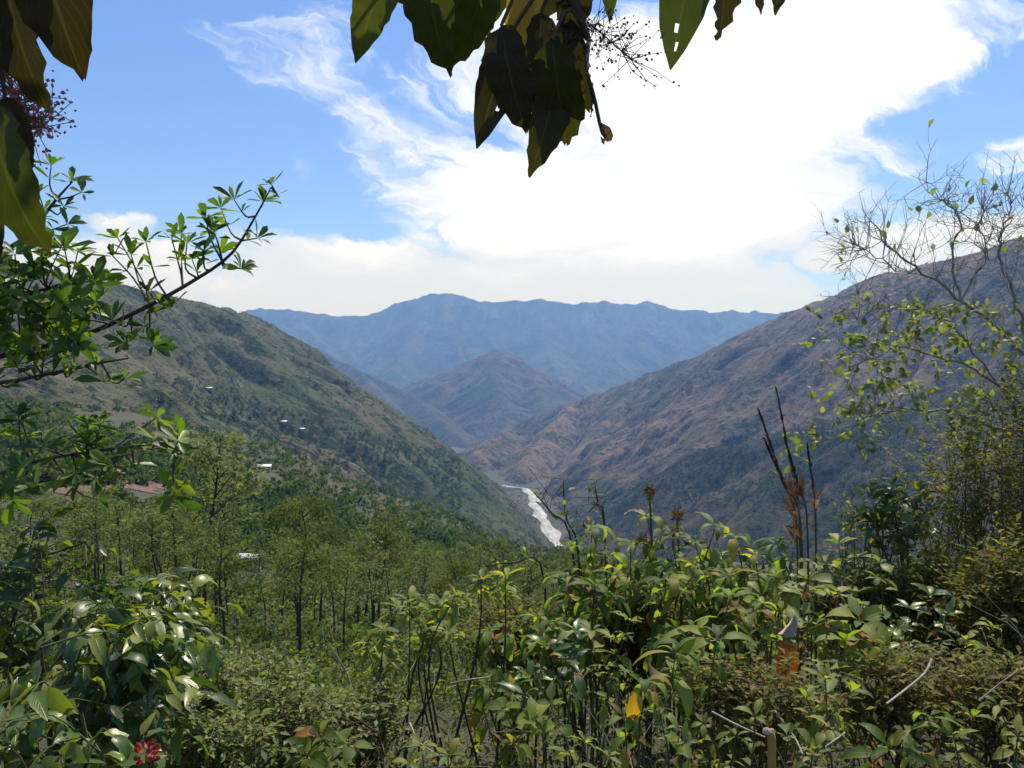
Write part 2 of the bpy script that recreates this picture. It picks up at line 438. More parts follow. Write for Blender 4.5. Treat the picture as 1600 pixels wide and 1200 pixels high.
for y in rr:
    sp = max(y, 14.0) if y < 14 else y
    V.append(np.stack([uu * sp, np.full_like(uu, y), np.zeros_like(uu)], 1))
V = np.concatenate(V); V[:, 2] = gz(V[:, 0], V[:, 1])
n = len(uu); idx = np.arange(len(rr) * n).reshape(len(rr), n)
q = np.stack([idx[:-1, :-1], idx[:-1, 1:], idx[1:, 1:], idx[1:, :-1]], -1).reshape(-1, 4)
m, T, o = new_mat('near_slope_soil')
geo = T.node('ShaderNodeNewGeometry'); pos = geo.outputs['Position']
a1 = T.noise(pos, 0.035, 6, 0.65); a2 = T.noise(pos, 0.5, 6, 0.7); a3 = T.noise(pos, 7.0, 5, 0.7)
c = T.ramp(a1, [(0.35, (0.024, 0.038, 0.012)), (0.5, (0.045, 0.054, 0.020)), (0.62, (0.068, 0.060, 0.030))])
c = T.mix(T.smooth(a2, 0.45, 0.65), c, (0.060, 0.045, 0.026))
c = T.mix(T.math('MULTIPLY', T.smooth(a3, 0.4, 0.7), 0.6), c, (0.035, 0.028, 0.016))
b = principled(T, Base_Color=c, Roughness=0.95)
bp = T.node('ShaderNodeBump'); bp.inputs['Strength'].default_value = 0.7; bp.inputs['Distance'].default_value = 0.3
T.l.new(T.math('ADD', a2, T.math('MULTIPLY', a3, 0.3)), bp.inputs['Height']); T.l.new(bp.outputs[0], b.inputs['Normal'])
T.l.new(b.outputs[0], o.inputs[0]); M_ground = m
add('ground', mesh_from('ground', V, q, M_ground, True), label='steep brown earth slope under the foreground plants', kind='structure')

# haze: one even body of air round everything
hx0, hx1, hy0, hy1, hz0, hz1 = -7000, 7000, -300, 12500, FLOOR_Z - 13.0, 1450.0
V = [(x, y, z) for x in (hx0, hx1) for y in (hy0, hy1) for z in (hz0, hz1)]
q = [(0, 1, 3, 2), (4, 6, 7, 5), (0, 4, 5, 1), (2, 3, 7, 6), (0, 2, 6, 4), (1, 5, 7, 3)]
m, T, o = new_mat('valley_haze')
pv = T.node('ShaderNodeVolumePrincipled')
pv.inputs['Color'].default_value = (0.20, 0.42, 1.0, 1); pv.inputs['Absorption Color'].default_value = (1, 1, 1, 1); pv.inputs['Density'].default_value = 1.15e-4
pv.inputs['Anisotropy'].default_value = 0.2
T.l.new(pv.outputs[0], o.inputs['Volume'])
hz = add('haze', mesh_from('haze', V, np.array(q), m), label='thin blue haze filling the valley air', cat='haze', kind='stuff')

# ------------------------------------------------------------------ plants: materials
def leaf_mat(name, stops, rough=0.4, trans=0.35, spec=0.5, tcol=(2.1, 2.1, 0.55), mottle=25.0):
    m, T, o = new_mat(name)
    oi = T.node('ShaderNodeObjectInfo'); at = T.node('ShaderNodeAttribute', attribute_name='rnd')
    fx = T.node('ShaderNodeAttribute', attribute_name='fix')
    v = T.math('FRACT', T.math('ADD', T.math('MULTIPLY', oi.outputs['Random'], T.math('SUBTRACT', 1.0, fx.outputs['Fac'])), at.outputs['Fac']))
    c = T.ramp(v, stops)
    geo = T.node('ShaderNodeNewGeometry')
    n = T.noise(geo.outputs['Position'], mottle, 3, 0.6)
    c = T.mix(T.math('MULTIPLY', T.smooth(n, 0.45, 0.8), 0.35), c, T.mix(1.0, c, (1.5, 1.1, 0.6), 'MULTIPLY'))
    lu = T.node('ShaderNodeAttribute', attribute_name='luv'); sx = T.node('ShaderNodeSeparateXYZ'); T.l.new(lu.outputs['Vector'], sx.inputs[0])
    ax_ = T.math('ABSOLUTE', sx.outputs[0])
    vein = T.math('MULTIPLY', T.smooth(T.math('PINGPONG', T.math('SUBTRACT', T.math('MULTIPLY', sx.outputs[1], 9.0), T.math('MULTIPLY', ax_, 3.2)), 0.5), 0.10, 0.0), 0.5)
    rib = T.math('MAXIMUM', vein, T.smooth(ax_, 0.09, 0.02))
    c = T.mix(T.math('MULTIPLY', T.math('MULTIPLY', rib, sx.outputs[2]), 0.45), c, T.mix(0.5, T.mix(1.0, c, (2.0, 1.8, 1.6), 'MULTIPLY'), (0.14, 0.15, 0.06)))
    c2 = T.mix(geo.outputs['Backfacing'], c, T.mix(0.15, c, (0.16, 0.17, 0.08)))
    b = principled(T, Base_Color=c2, Roughness=T.math('ADD', rough, T.math('MULTIPLY', n, 0.15)))
    bp = T.node('ShaderNodeBump'); bp.inputs['Strength'].default_value = 0.35; bp.inputs['Distance'].default_value = 0.004
    T.l.new(T.math('ADD', T.math('MULTIPLY', rib, sx.outputs[2]), T.math('MULTIPLY', n, 0.6)), bp.inputs['Height']); T.l.new(bp.outputs[0], b.inputs['Normal'])
    b.inputs['Specular IOR Level'].default_value = spec
    tr = T.node('ShaderNodeBsdfTranslucent'); T.put(tr.inputs[0], T.mix(1.0, c, tcol, 'MULTIPLY'))
    mx = T.node('ShaderNodeMixShader'); mx.inputs[0].default_value = trans
    T.l.new(b.outputs[0], mx.inputs[1]); T.l.new(tr.outputs[0], mx.inputs[2]); T.l.new(mx.outputs[0], o.inputs[0])
    return m
def bark_mat(name, c1, c2, scale=30.0):
    m, T, o = new_mat(name)
    geo = T.node('ShaderNodeNewGeometry')
    n = T.noise(T.mapping(geo.outputs['Position'], (1, 1, 0.35)), scale, 5, 0.7)
    b = principled(T, Base_Color=T.ramp(n, [(0.35, c1), (0.65, c2)]), Roughness=0.85)
    bp = T.node('ShaderNodeBump'); bp.inputs['Strength'].default_value = 0.5; bp.inputs['Distance'].default_value = 0.01
    T.l.new(n, bp.inputs['Height']); T.l.new(bp.outputs[0], b.inputs['Normal'])
    T.l.new(b.outputs[0], o.inputs[0])
    return m
G1 = (0.035, 0.075, 0.014); G2 = (0.055, 0.105, 0.020); G3 = (0.085, 0.125, 0.030); YG = (0.16, 0.17, 0.035)
BR = (0.13, 0.075, 0.03); OR = (0.30, 0.11, 0.025); YE = (0.42, 0.27, 0.03)
ML = {
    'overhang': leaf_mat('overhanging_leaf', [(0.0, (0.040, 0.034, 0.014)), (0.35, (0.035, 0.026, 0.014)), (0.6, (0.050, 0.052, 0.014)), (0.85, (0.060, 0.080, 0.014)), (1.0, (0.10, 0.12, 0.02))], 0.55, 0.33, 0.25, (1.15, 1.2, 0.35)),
    'yellow': leaf_mat('yellow_leaf', [(0.0, YE), (1.0, (0.36, 0.22, 0.03))], 0.5, 0.4),
    'obovate': leaf_mat('bright_leathery_leaf', [(0.0, (0.034, 0.072, 0.017)), (0.4, (0.066, 0.126, 0.024)), (0.75, (0.120, 0.192, 0.026)), (1.0, (0.216, 0.276, 0.036))], 0.36, 0.46, 0.4, tcol=(1.5, 1.65, 0.5)),
    'glossy': leaf_mat('glossy_dark_leaf', [(0.0, (0.034, 0.072, 0.016)), (0.4, (0.063, 0.116, 0.020)), (0.72, (0.132, 0.192, 0.029)), (1.0, (0.251, 0.265, 0.046))], 0.28, 0.36, 0.55, tcol=(1.7, 1.8, 0.5)),
    'droop': leaf_mat('drooping_leaf', [(0.0, (0.049, 0.090, 0.020)), (0.35, (0.090, 0.155, 0.029)), (0.7, (0.179, 0.253, 0.045)), (0.88, (0.260, 0.276, 0.057)), (0.95, (0.163, 0.094, 0.037)), (1.0, (0.400, 0.338, 0.037))], 0.46, 0.50, 0.28),
    'ovate': leaf_mat('ovate_leaf', [(0.0, (0.055, 0.094, 0.020)), (0.4, (0.102, 0.156, 0.028)), (0.72, (0.203, 0.265, 0.047)), (0.88, (0.250, 0.265, 0.055)), (0.95, (0.156, 0.090, 0.036)), (1.0, (0.360, 0.132, 0.030))], 0.5, 0.50, 0.25),
    'stemtop': leaf_mat('yellow_green_leaf', [(0.0, (0.086, 0.137, 0.023)), (0.6, (0.159, 0.208, 0.034)), (1.0, (0.245, 0.245, 0.043))], 0.45, 0.50, 0.4),
    'olive': leaf_mat('olive_small_leaf', [(0.0, (0.068, 0.088, 0.022)), (0.4, (0.135, 0.155, 0.035)), (0.75, (0.203, 0.182, 0.051)), (0.92, (0.203, 0.121, 0.047)), (1.0, (0.270, 0.270, 0.054))], 0.55, 0.50, 0.2, tcol=(1.6, 1.7, 0.55)),
    'brownish': leaf_mat('brownish_small_leaf', [(0.0, (0.075, 0.119, 0.030)), (0.4, (0.134, 0.183, 0.041)), (0.7, (0.200, 0.191, 0.060)), (1.0, (0.167, 0.268, 0.045))], 0.45, 0.42, 0.35, tcol=(1.5, 1.6, 0.6)),
    'lime': leaf_mat('pale_lime_leaf', [(0.0, (0.099, 0.143, 0.033)), (0.5, (0.187, 0.231, 0.055)), (1.0, (0.264, 0.275, 0.066))], 0.4, 0.50, 0.4, tcol=(1.5, 1.6, 0.6)),
    'feather': leaf_mat('feathery_leaf', [(0.0, (0.063, 0.094, 0.036)), (0.45, (0.125, 0.157, 0.054)), (0.8, (0.181, 0.188, 0.071)), (1.0, (0.146, 0.136, 0.090))], 0.55, 0.50, 0.2, mottle=2.0, tcol=(1.45, 1.65, 0.85)),
    'wood': leaf_mat('woodland_leaf', [(0.0, (0.022, 0.053, 0.016)), (0.4, (0.060, 0.098, 0.022)), (0.75, (0.119, 0.147, 0.033)), (1.0, (0.163, 0.138, 0.048))], 0.65, 0.35, 0.1, mottle=0.5, tcol=(1.5, 1.7, 0.6)),
    'scrub': leaf_mat('scrub_leaf', [(0.0, (0.012, 0.026, 0.012)), (0.6, (0.028, 0.044, 0.018)), (1.0, (0.055, 0.06, 0.028))], 0.8, 0.15, 0.1, mottle=0.1, tcol=(1.3, 1.5, 0.6)),
    'dry': leaf_mat('dry_leaf', [(0.0, (0.10, 0.06, 0.03)), (0.5, (0.17, 0.10, 0.05)), (0.85, (0.25, 0.11, 0.035)), (1.0, (0.32, 0.25, 0.16))], 0.7, 0.25, 0.2, tcol=(1.2, 1.1, 0.8)),
    'blade': leaf_mat('grass_blade', [(0.0, (0.06, 0.12, 0.02)), (0.7, (0.11, 0.17, 0.03)), (1.0, (0.19, 0.19, 0.06))], 0.38, 0.35, 0.5),
    'pink': leaf_mat('pink_bud', [(0.0, (0.42, 0.14, 0.15)), (1.0, (0.55, 0.26, 0.26))], 0.6, 0.2, 0.3),
    'bud': leaf_mat('brown_bud', [(0.0, (0.05, 0.03, 0.025)), (1.0, (0.12, 0.06, 0.05))], 0.6, 0.1, 0.3),
    'red': leaf_mat('red_petal', [(0.0, (0.20, 0.01, 0.015)), (1.0, (0.36, 0.025, 0.03))], 0.5, 0.25, 0.4, (1.2, 0.8, 0.8)),
    'white': leaf_mat('white_petal', [(0.0, (0.5, 0.52, 0.5)), (1.0, (0.62, 0.62, 0.6))], 0.5, 0.25, 0.4, (1, 1, 1)),
    'seed': leaf_mat('dark_seed', [(0.0, (0.018, 0.014, 0.012)), (1.0, (0.05, 0.034, 0.024))], 0.7, 0.0, 0.2),
}
MB_dark = bark_mat('dark_bark', (0.030, 0.024, 0.018), (0.075, 0.060, 0.045))
MB_pale = bark_mat('pale_bark', (0.15, 0.14, 0.12), (0.32, 0.30, 0.26))
MB_pink = bark_mat('pink_stalk', (0.30, 0.12, 0.11), (0.42, 0.20, 0.18))
MB_brown = bark_mat('brown_stem', (0.07, 0.045, 0.028), (0.16, 0.10, 0.06))
MB_green = bark_mat('green_stem', (0.05, 0.07, 0.022), (0.11, 0.12, 0.045))
MB_straw = bark_mat('straw_twig', (0.28, 0.23, 0.16), (0.48, 0.42, 0.32))

# ------------------------------------------------------------------ plants: shapes
def nrm(v):
    v = np.asarray(v, float)
    return v / (np.linalg.norm(v, axis=-1, keepdims=True) + 1e-12)
def prof(shape, t):
    if shape == 'ovate':  w = t ** 0.55 * (1 - t) ** 0.95
    elif shape == 'obovate': w = t ** 1.0 * (1 - t) ** 0.45
    elif shape == 'lance': w = t ** 0.7 * (1 - t) ** 0.8
    elif shape == 'blade': w = (t + 0.25) ** 0.3 * (1 - t) ** 0.6
    else: w = t ** 0.6 * (1 - t) ** 0.6
    return w
def leaf_geo(shape, W, droop, fold=0.25, nseg=5, wave=0.0, petiole=0.0, holes=(), cols=1, seed=0):
    """unit-length leaf along +Y, width W, bending down by droop radians; cols quads on each side of the midrib"""
    r = np.random.default_rng(seed)
    tt = np.linspace(0, 1, 200); mx = prof(shape, tt).max()
    t = np.linspace(0, 1, nseg + 1)
    ang = droop * t ** 1.2
    dl = 1.0 / nseg
    y = np.concatenate([[0], np.cumsum(np.cos((ang[:-1] + ang[1:]) / 2) * dl)]); z = np.concatenate([[0], -np.cumsum(np.sin((ang[:-1] + ang[1:]) / 2) * dl)])
    w = prof(shape, np.clip(t, 0.02, 0.985)) / mx * W * 0.5
    w[0] = 0.02 * W
    w[-1] = 0.015 * W
    rows = []
    for i in range(nseg + 1):
        row = []
        for c in range(-cols, cols + 1):
            f = c / cols
            lift = fold * abs(f) * w[i] + wave * W * math.sin(i * 1.9 + f * 2.2 + seed) * abs(f)
            row.append((f * w[i] * (1 + (0.10 if nseg < 10 else 0.03) * r.normal() * (abs(f) == 1)), y[i] + lift * math.sin(ang[i]), z[i] + lift * math.cos(ang[i])))
        rows.append(row)
    V = np.array(rows).reshape(-1, 3); V[:, 1] += petiole
    n = 2 * cols + 1
    luv = np.array([(c / cols, t[i], 1.0) for i in range(nseg + 1) for c in range(-cols, cols + 1)])
    q = []
    for i in range(nseg):
        for c in range(2 * cols):
            if (i, c) in holes: continue
            a = i * n + c
            q.append((a, a + 1, a + n + 1, a + n))
    if petiole:
        k = len(V); pw = 0.012
        V = np.concatenate([V, [(-pw, 0, 0), (pw, 0, 0), (pw, petiole + 0.03, 0.0), (-pw, petiole + 0.03, 0.0)]])
        q.append((k, k + 1, k + 2, k + 3)); luv = np.concatenate([luv, np.zeros((4, 3))])
    leaf_geo.luv = luv
    return V, np.array(q)
def frames(P, D, N, S):
    """leaf matrices (n,4,4): +Y along D, +Z near N, uniform scale S"""
    D = nrm(D); X = nrm(np.cross(D, N)); Z = np.cross(X, D)
    n = len(P); M = np.zeros((n, 4, 4)); S = np.broadcast_to(np.asarray(S, float), (n,))[:, None]
    M[:, :3, 0] = X * S; M[:, :3, 1] = D * S; M[:, :3, 2] = Z * S; M[:, :3, 3] = P; M[:, 3, 3] = 1
    return M
def bake(geo, M, rnd):
    """many copies of one shape as one vertex/face set"""
    V, q = geo
    n = len(M)
    W = np.einsum('nij,vj->nvi', M[:, :3, :3], V) + M[:, None, :3, 3]
    Q = q[None] + (np.arange(n) * len(V))[:, None, None]
    return W.reshape(-1, 3), Q.reshape(-1, q.shape[1]), np.repeat(rnd, len(V))
def join(parts):
    Vs, Qs, Rs = [], {}, []
    o = 0
    for V, q, r in parts:
        Vs.append(V); Rs.append(r)
        Qs.setdefault(q.shape[1], []).append(q + o); o += len(V)
    return np.concatenate(Vs), [np.concatenate(v) for v in Qs.values()], np.concatenate(Rs)
def spline(pts, n):
    p = np.asarray(pts, float)
    if len(p) == 2: return p[0] + (p[1] - p[0]) * np.linspace(0, 1, n)[:, None]
    p = np.concatenate([[2 * p[0] - p[1]], p, [2 * p[-1] - p[-2]]])
    out = []
    for u in np.linspace(0, len(p) - 3 - 1e-6, n):
        i = int(u); t = u - i
        a, b, c, d = p[i:i + 4]
        out.append(0.5 * (2 * b + (c - a) * t + (2 * a - 5 * b + 4 * c - d) * t * t + (3 * b - a - 3 * c + d) * t ** 3))
    return np.array(out)
def tube(path, r0, r1, sides=5):
    path = np.asarray(path, float); n = len(path)
    t = nrm(np.gradient(path, axis=0))
    up = np.where(np.abs(t[:, 2:3]) > 0.9, [[1.0, 0, 0]], [[0, 0, 1.0]])
    a = nrm(np.cross(t, up)); b = np.cross(t, a)
    r = np.linspace(r0, r1, n) if np.isscalar(r0) else r0
    th = np.arange(sides) / sides * 2 * np.pi
    V = path[:, None] + r[:, None, None] * (np.cos(th)[None, :, None] * a[:, None] + np.sin(th)[None, :, None] * b[:, None])
    idx = np.arange(n * sides).reshape(n, sides)
    q = np.stack([idx[:-1], np.roll(idx[:-1], -1, 1), np.roll(idx[1:], -1, 1), idx[1:]], -1).reshape(-1, 4)
    return V.reshape(-1, 3), q, np.zeros(n * sides)
def screen(P):
    P = np.atleast_2d(P); y = np.maximum(P[:, 1], 0.05)
    return 800 + F * P[:, 0] / y, 600 - F * (P[:, 2] - EYE) / y

class Plant:
    """a thing: an empty at the base, stems, leaves (each large one a part of its own, the small rest one part)"""
    def __init__(s, name, label, cat, base, group=None):
        s.base = np.asarray(base, float)
        s.root = add(name, None, loc=tuple(s.base), label=label, cat=cat, group=group)
        s.root.empty_display_size = 0.1
        s.leaves = {}          # key -> list of (M, rnd)
    def solid(s, name, parts, mat, smooth=True, kind=None, parent=None):
        V, q, r = join(parts)
        me = mesh_from(name, V - s.base, q, mat, smooth, {'rnd': r})
        return add(name, me, parent or s.root, kind=kind)
    def leaf(s, key, P, D, N, S, rnd=None):
        P = np.atleast_2d(P); n = len(P)
        D = np.broadcast_to(np.atleast_2d(D), (n, 3)); N = np.broadcast_to(np.atleast_2d(N), (n, 3))
        M = frames(P, D, N, S)
        rnd = rng.random(n) if rnd is None else np.broadcast_to(rnd, (n,))
        s.leaves.setdefault(key, []).append((M, rnd))
    def finish(s, maxparts=300, minpx=9.0, name='leaf'):
        allM = []; 
        for key, lst in s.leaves.items():
            M = np.concatenate([a for a, _ in lst]); R = np.concatenate([b for _, b in lst])
            size = np.linalg.norm(M[:, :3, 1], axis=1)
            mid = M[:, :3, 3] + 0.5 * M[:, :3, 1]
            px, py = screen(mid)
            pxs = size * F / np.maximum(mid[:, 1], 0.1)
            ok = (px > -60) & (px < 1660) & (py > -60) & (py < 1260) & (mid[:, 1] > 0.1) & (pxs >= minpx)
            allM.append((key, M, R, np.where(ok, pxs, 0)))
        if not allM: return s
        sc = np.concatenate([a[3] for a in allM])
        thr = 0.0001
        if (sc > 0).sum() > maxparts: thr = np.sort(sc)[-maxparts]
        rest = []
        for key, M, R, pxs in allM:
            geo, mesh = LEAF[key]
            pick = pxs >= max(thr, 0.0001)
            for Mi in M[pick]:
                o = bpy.data.objects.new(name, mesh); COL.objects.link(o)
                o.parent = s.root
                Mi = Mi.copy(); Mi[:3, 3] -= s.base
                o.matrix_basis = Matrix(Mi.tolist())
            if (~pick).any():
                rest.append((key, bake(geo, M[~pick], R[~pick])))
        if rest:
            mats = []; parts = []; mi = []
            bykey = {}
            for key, b in rest:
                mt = LEAF[key][1].materials[0]
                if mt not in mats: mats.append(mt)
                parts.append(b); mi.append((mats.index(mt), len(b[1]), b[1].shape[1]))
            V, q, r = join(parts)
            order = []
            for k in dict.fromkeys(m[2] for m in mi):
                order += [np.full(n_, i_) for i_, n_, k_ in mi if k_ == k]
            me = mesh_from('foliage', V - s.base, q, mats, True, {'rnd': r}, np.concatenate(order))
            add('foliage', me, s.root, kind='stuff')
        return s

LEAF = {}
def reg(key, mat, *a, **k):
    g = leaf_geo(*a, **k)
    LEAF[key] = (g, mesh_from('leaf', g[0], g[1], ML[mat], True, {'luv': leaf_geo.luv}))
for i in range(3):
    reg('over%d' % i, 'overhang', 'ovate', 0.33 + 0.045 * i, 0.3 + 0.4 * i, 0.3, 18, 0.08, seed=i, cols=3)
reg('over_hole', 'overhang', 'ovate', 0.40, 0.3, 0.2, 14, 0.02, seed=5, cols=5, holes={(9, 5), (11, 4)})
reg('over_hole2', 'overhang', 'ovate', 0.36, 0.2, 0.2, 14, 0.02, seed=6, cols=5, holes={(8, 2)})
reg('yellow', 'yellow', 'ovate', 0.45, 0.7, 0.5, 6, 0.05, cols=2)
for i in range(3):
    reg('obov%d' % i, 'obovate', 'obovate', 0.30 + 0.04 * i, -0.2 + 0.35 * i, 0.35, 4, 0.0, seed=i)
    reg('glossy%d' % i, 'glossy', 'ovate', 0.36 + 0.05 * i, 0.5 + 0.45 * i, 0.30, 6, 0.02, 0.05, seed=i)
    reg('droop%d' % i, 'droop', 'ovate', 0.27 + 0.05 * i, 0.9 + 0.55 * i, 0.25, 6, 0.02, 0.12, seed=i)
    reg('ovate%d' % i, 'ovate', 'ovate', 0.40 + 0.14 * i, 0.3 + 0.4 * i, 0.3, 5, 0.03, 0.15, seed=i)
    reg('stem%d' % i, 'stemtop', 'lance', 0.34 + 0.05 * i, 0.4 + 0.4 * i, 0.3, 4, 0.0, 0.06, seed=i)
    reg('lime%d' % i, 'lime', 'obovate', 0.5 + 0.06 * i, 0.2 + 0.3 * i, 0.3, 4, 0.03, 0.12, seed=i)
    reg('dry%d' % i, 'dry', 'ovate', 0.35, 1.6 + 0.6 * i, 1.2, 5, 0.10, seed=i)
reg('olive', 'olive', 'ovate', 0.5, 0.4, 0.3, 2)
reg('brownish', 'brownish', 'ovate', 0.5, 0.4, 0.3, 2)
reg('blade0', 'blade', 'blade', 0.055, 0.7, 0.6, 8, seed=0)
reg('blade1', 'blade', 'blade', 0.05, 1.5, 0.6, 8, seed=1)
for k, sh, w, dr in (('glossy', 'ovate', 0.4, 0.8), ('droop', 'ovate', 0.32, 1.4), ('ovate', 'ovate', 0.55, 0.7), ('stem', 'lance', 0.36, 0.8), ('lime', 'obovate', 0.5, 0.4)):
    reg(k + '3', {'stem': 'stemtop'}.get(k, k), sh, w, dr, 0.3, 8, 0.05, 0.08, cols=2, seed=13, holes={(5, 0), (6, 0), (3, 3), (4, 2)})   # nibbled leaf
KEYS = lambda k: [k + '0', k + '1', k + '2'] + ([k + '3'] if k + '3' in LEAF else [])
UP = np.array([0, 0, 1.0])
def rdir(n, up=0.0, spread=1.0):
    v = rng.normal(size=(n, 3)) * spread; v[:, 2] += up
    return nrm(v)
def on_ground(px, d, sink=0.03):
    x = (px - 800) / F * d
    return np.array([x, d, float(gz(x, d)) - sink])

def node_leaves(pl, kind, p, axis, n, L, elev, jit=0.25, keys=None):
    """n leaves round a node; elev = angle above the plane across the axis"""
    keys = keys or KEYS(kind)
    a0 = rng.random() * 6.28; axis = nrm(axis)
    e1 = nrm(np.cross(axis, [0.31, 0.9, 0.2])); e2 = np.cross(axis, e1)
    for k in range(n):
        a = a0 + 6.283 * k / n + rng.normal() * jit
        e = elev + rng.normal() * jit
        out = math.cos(a) * e1 + math.sin(a) * e2
        d = out * math.cos(e) + axis * math.sin(e)
        N = axis * math.cos(e) - out * math.sin(e) + rng.normal(size=3) * 0.15
        pl.leaf(keys[int(rng.integers(len(keys)))], p + out * 0.004, d, N, L * rng.uniform(0.45, 1.15))

def shrub(name, label, cat, px, d, tops, kind, L, mat, group=None, per=9, nodes=4, elev=0.25, gap=0.10, r0=0.011, spread=0.25, dry=0.1, maxparts=300, tipn=None, lean=0.0):
    """several stems from one foot to the given tops (px,py,depth); leaves in whorls down each stem"""
    base = on_ground(px, d)
    pl = Plant(name, label, cat, base, group)
    for (tx, ty, td) in tops:
        tip = Wp(tx, ty, td)
        b0 = base + np.array([rng.normal() * 0.05, rng.normal() * 0.05, 0])
        mid = b0 * 0.45 + tip * 0.55 + np.array([rng.normal() * spread * 0.3 , rng.normal() * spread * 0.2, 0.12 * np.linalg.norm(tip - b0)])
        path = spline([b0, mid, tip], 12)
        pl.solid('stem', [tube(path, r0, r0 * 0.35, 5)], mat)
        ln = np.concatenate([[0], np.cumsum(np.linalg.norm(np.diff(path, axis=0), axis=1))])
        for k in range(nodes):
            s_ = ln[-1] - k * gap * rng.uniform(0.7, 1.3)
            if s_ < 0.12: break
            p = np.array([np.interp(s_, ln, path[:, j]) for j in range(3)])
            q_ = np.array([np.interp(s_ - 0.03, ln, path[:, j]) for j in range(3)])
            n = (tipn or per) if k == 0 else max(2, int(per * (0.75 - 0.08 * k)))
            node_leaves(pl, kind, p, p - q_ + np.array([0, 0, 0.01]), n, L * (0.85 if k == 0 else 1.0), elev + (0.3 if k == 0 else -0.15 * k))
            if rng.random() < dry:
                node_leaves(pl, 'dry', p, [0, 0, -1], 1, L * 0.6, 0.6)
    return pl.finish(maxparts)

def twiggy(name, label, cat, px, d, center, rad, ntw, kind, L, mat, group=None, per=8, alt=0.05, r0=0.012, maxparts=300, elev=0.5, droop=0.0):
    """a bush: arching twigs from one foot out to points in an ellipsoid, leaves set alternately along the outer half"""
    base = on_ground(px, d)
    pl = Plant(name, label, cat, base, group)
    c = Wp(*center); keys = KEYS(kind) if kind + '0' in LEAF else [kind]
    mains = []
    for k in range(max(3, ntw // 7)):
        tip = c + nrm(rng.normal(size=3)) * np.array(rad) * rng.uniform(0.3, 0.7)
        path = spline([base + rng.normal(size=3) * [0.05, 0.05, 0], base * 0.5 + tip * 0.5 + rng.normal(size=3) * 0.08 + [0, 0, 0.1], tip], 9)
        mains.append(path)
        pl.solid('stem', [tube(path, r0, r0 * 0.4, 5)], mat)
    tw = []
    for k in range(ntw):
        mpath = mains[k % len(mains)]
        st = mpath[int(rng.integers(3, 9))]
        tip = c + nrm(rng.normal(size=3)) * np.array(rad) * rng.uniform(0.55, 1.0)
        if tip[2] < gz(tip[0], tip[1]) + 0.03: tip[2] = gz(tip[0], tip[1]) + 0.06
        midp = (st + tip) / 2 + [0, 0, 0.10 * np.linalg.norm(tip - st)]
        path = spline([st, midp, tip + [0, 0, -droop * np.linalg.norm(tip - st)]], 7)
        tw.append(tube(path, r0 * 0.26, r0 * 0.10, 4))
        ln = np.concatenate([[0], np.cumsum(np.linalg.norm(np.diff(path, axis=0), axis=1))])
        n = int(per * rng.uniform(0.7, 1.3))
        for j in range(n):
            s_ = max(ln[-1] - j * alt, 0.0)
            p = np.array([np.interp(s_, ln, path[:, i]) for i in range(3)])
            t = nrm(path[-1] - path[-3])
            side = nrm(np.cross(t, UP)) * (1 if j % 2 else -1)
            dr = nrm(t * (0.5 + 0.6 * (j == 0)) + side * rng.uniform(0.5, 1.0) + UP * rng.normal() * 0.3 - UP * droop * 0.6)
            pl.leaf(keys[int(rng.integers(len(keys)))], p, dr, UP + rng.normal(size=3) * 0.35, L * rng.uniform(0.6, 1.15))
            if s_ <= 0: break
    pl.solid('twig', tw, mat, kind='stuff')
    return pl.finish(maxparts)

# ------------------------------------------------------------------ hillside scrub, far woodland (masses nobody could count)
def clump_geo(n, seed, flat=0.8, leaf=0.45):
    """a small crown of n leaf sprays in a unit ball"""
    r = np.random.default_rng(seed)
    P = nrm(r.normal(size=(n, 3))) * (r.random((n, 1)) ** 0.4); P[:, 2] = P[:, 2] * flat
    lump = 0.75 + 0.4 * np.sin(P[:, 0] * 3.1 + seed) * np.cos(P[:, 1] * 2.7 - seed)
    P *= lump[:, None]
    D = nrm(r.normal(size=(n, 3)) + P * 0.6); N = nrm(P + [0, 0, 0.7] + r.normal(size=(n, 3)) * 0.5)
    S = leaf * r.uniform(0.6, 1.3, n)
    V = np.array([(0, 0, 0), (0.42, 0.5, -0.08), (0, 1, -0.18), (-0.42, 0.5, -0.08)]) - [0, 0.5, 0]
    g = bake((V, np.array([(0, 1, 2, 3)])), frames(P, D, N, S), np.zeros(n))
    V = g[0]; V[:, 2] += flat
    return V, g[1]
CLUMP = [clump_geo(9, i) for i in range(4)]
CROWN = [clump_geo(110, 10 + i, 0.85, 0.34) for i in range(5)]
CROWN2 = [clump_geo(26, 20 + i, 0.9, 0.42) for i in range(4)]
def scatter_mass(name, label, protos, P, S, mat, rsd=None, cat='vegetation', stretch=None):
    n = len(P); parts = []
    which = rng.integers(0, len(protos), n); a = rng.random(n) * 6.283
    R = rng.random(n) if rsd is None else rsd
    for k, g in enumerate(protos):
        i = np.where(which == k)[0]
        if not len(i): continue
        M = np.zeros((len(i), 4, 4)); c, s_ = np.cos(a[i]), np.sin(a[i])
        st = np.ones(len(i)) if stretch is None else stretch[i]
        M[:, 0, 0] = c * S[i]; M[:, 0, 1] = -s_ * S[i]; M[:, 1, 0] = s_ * S[i]; M[:, 1, 1] = c * S[i]; M[:, 2, 2] = S[i] * st
        M[:, :3, 3] = P[i]; M[:, 3, 3] = 1
        V, q, r = bake(g, M, R[i])
        r = np.clip(r + rng.normal(size=len(r)) * 0.0, 0, 0.999)
        parts.append((V, q, r))
    V, q, r = join(parts)
    return add(name, mesh_from(name, V, q, mat, False, {'rnd': r, 'fix': np.ones(len(r))}), label=label, cat=cat, kind='stuff')

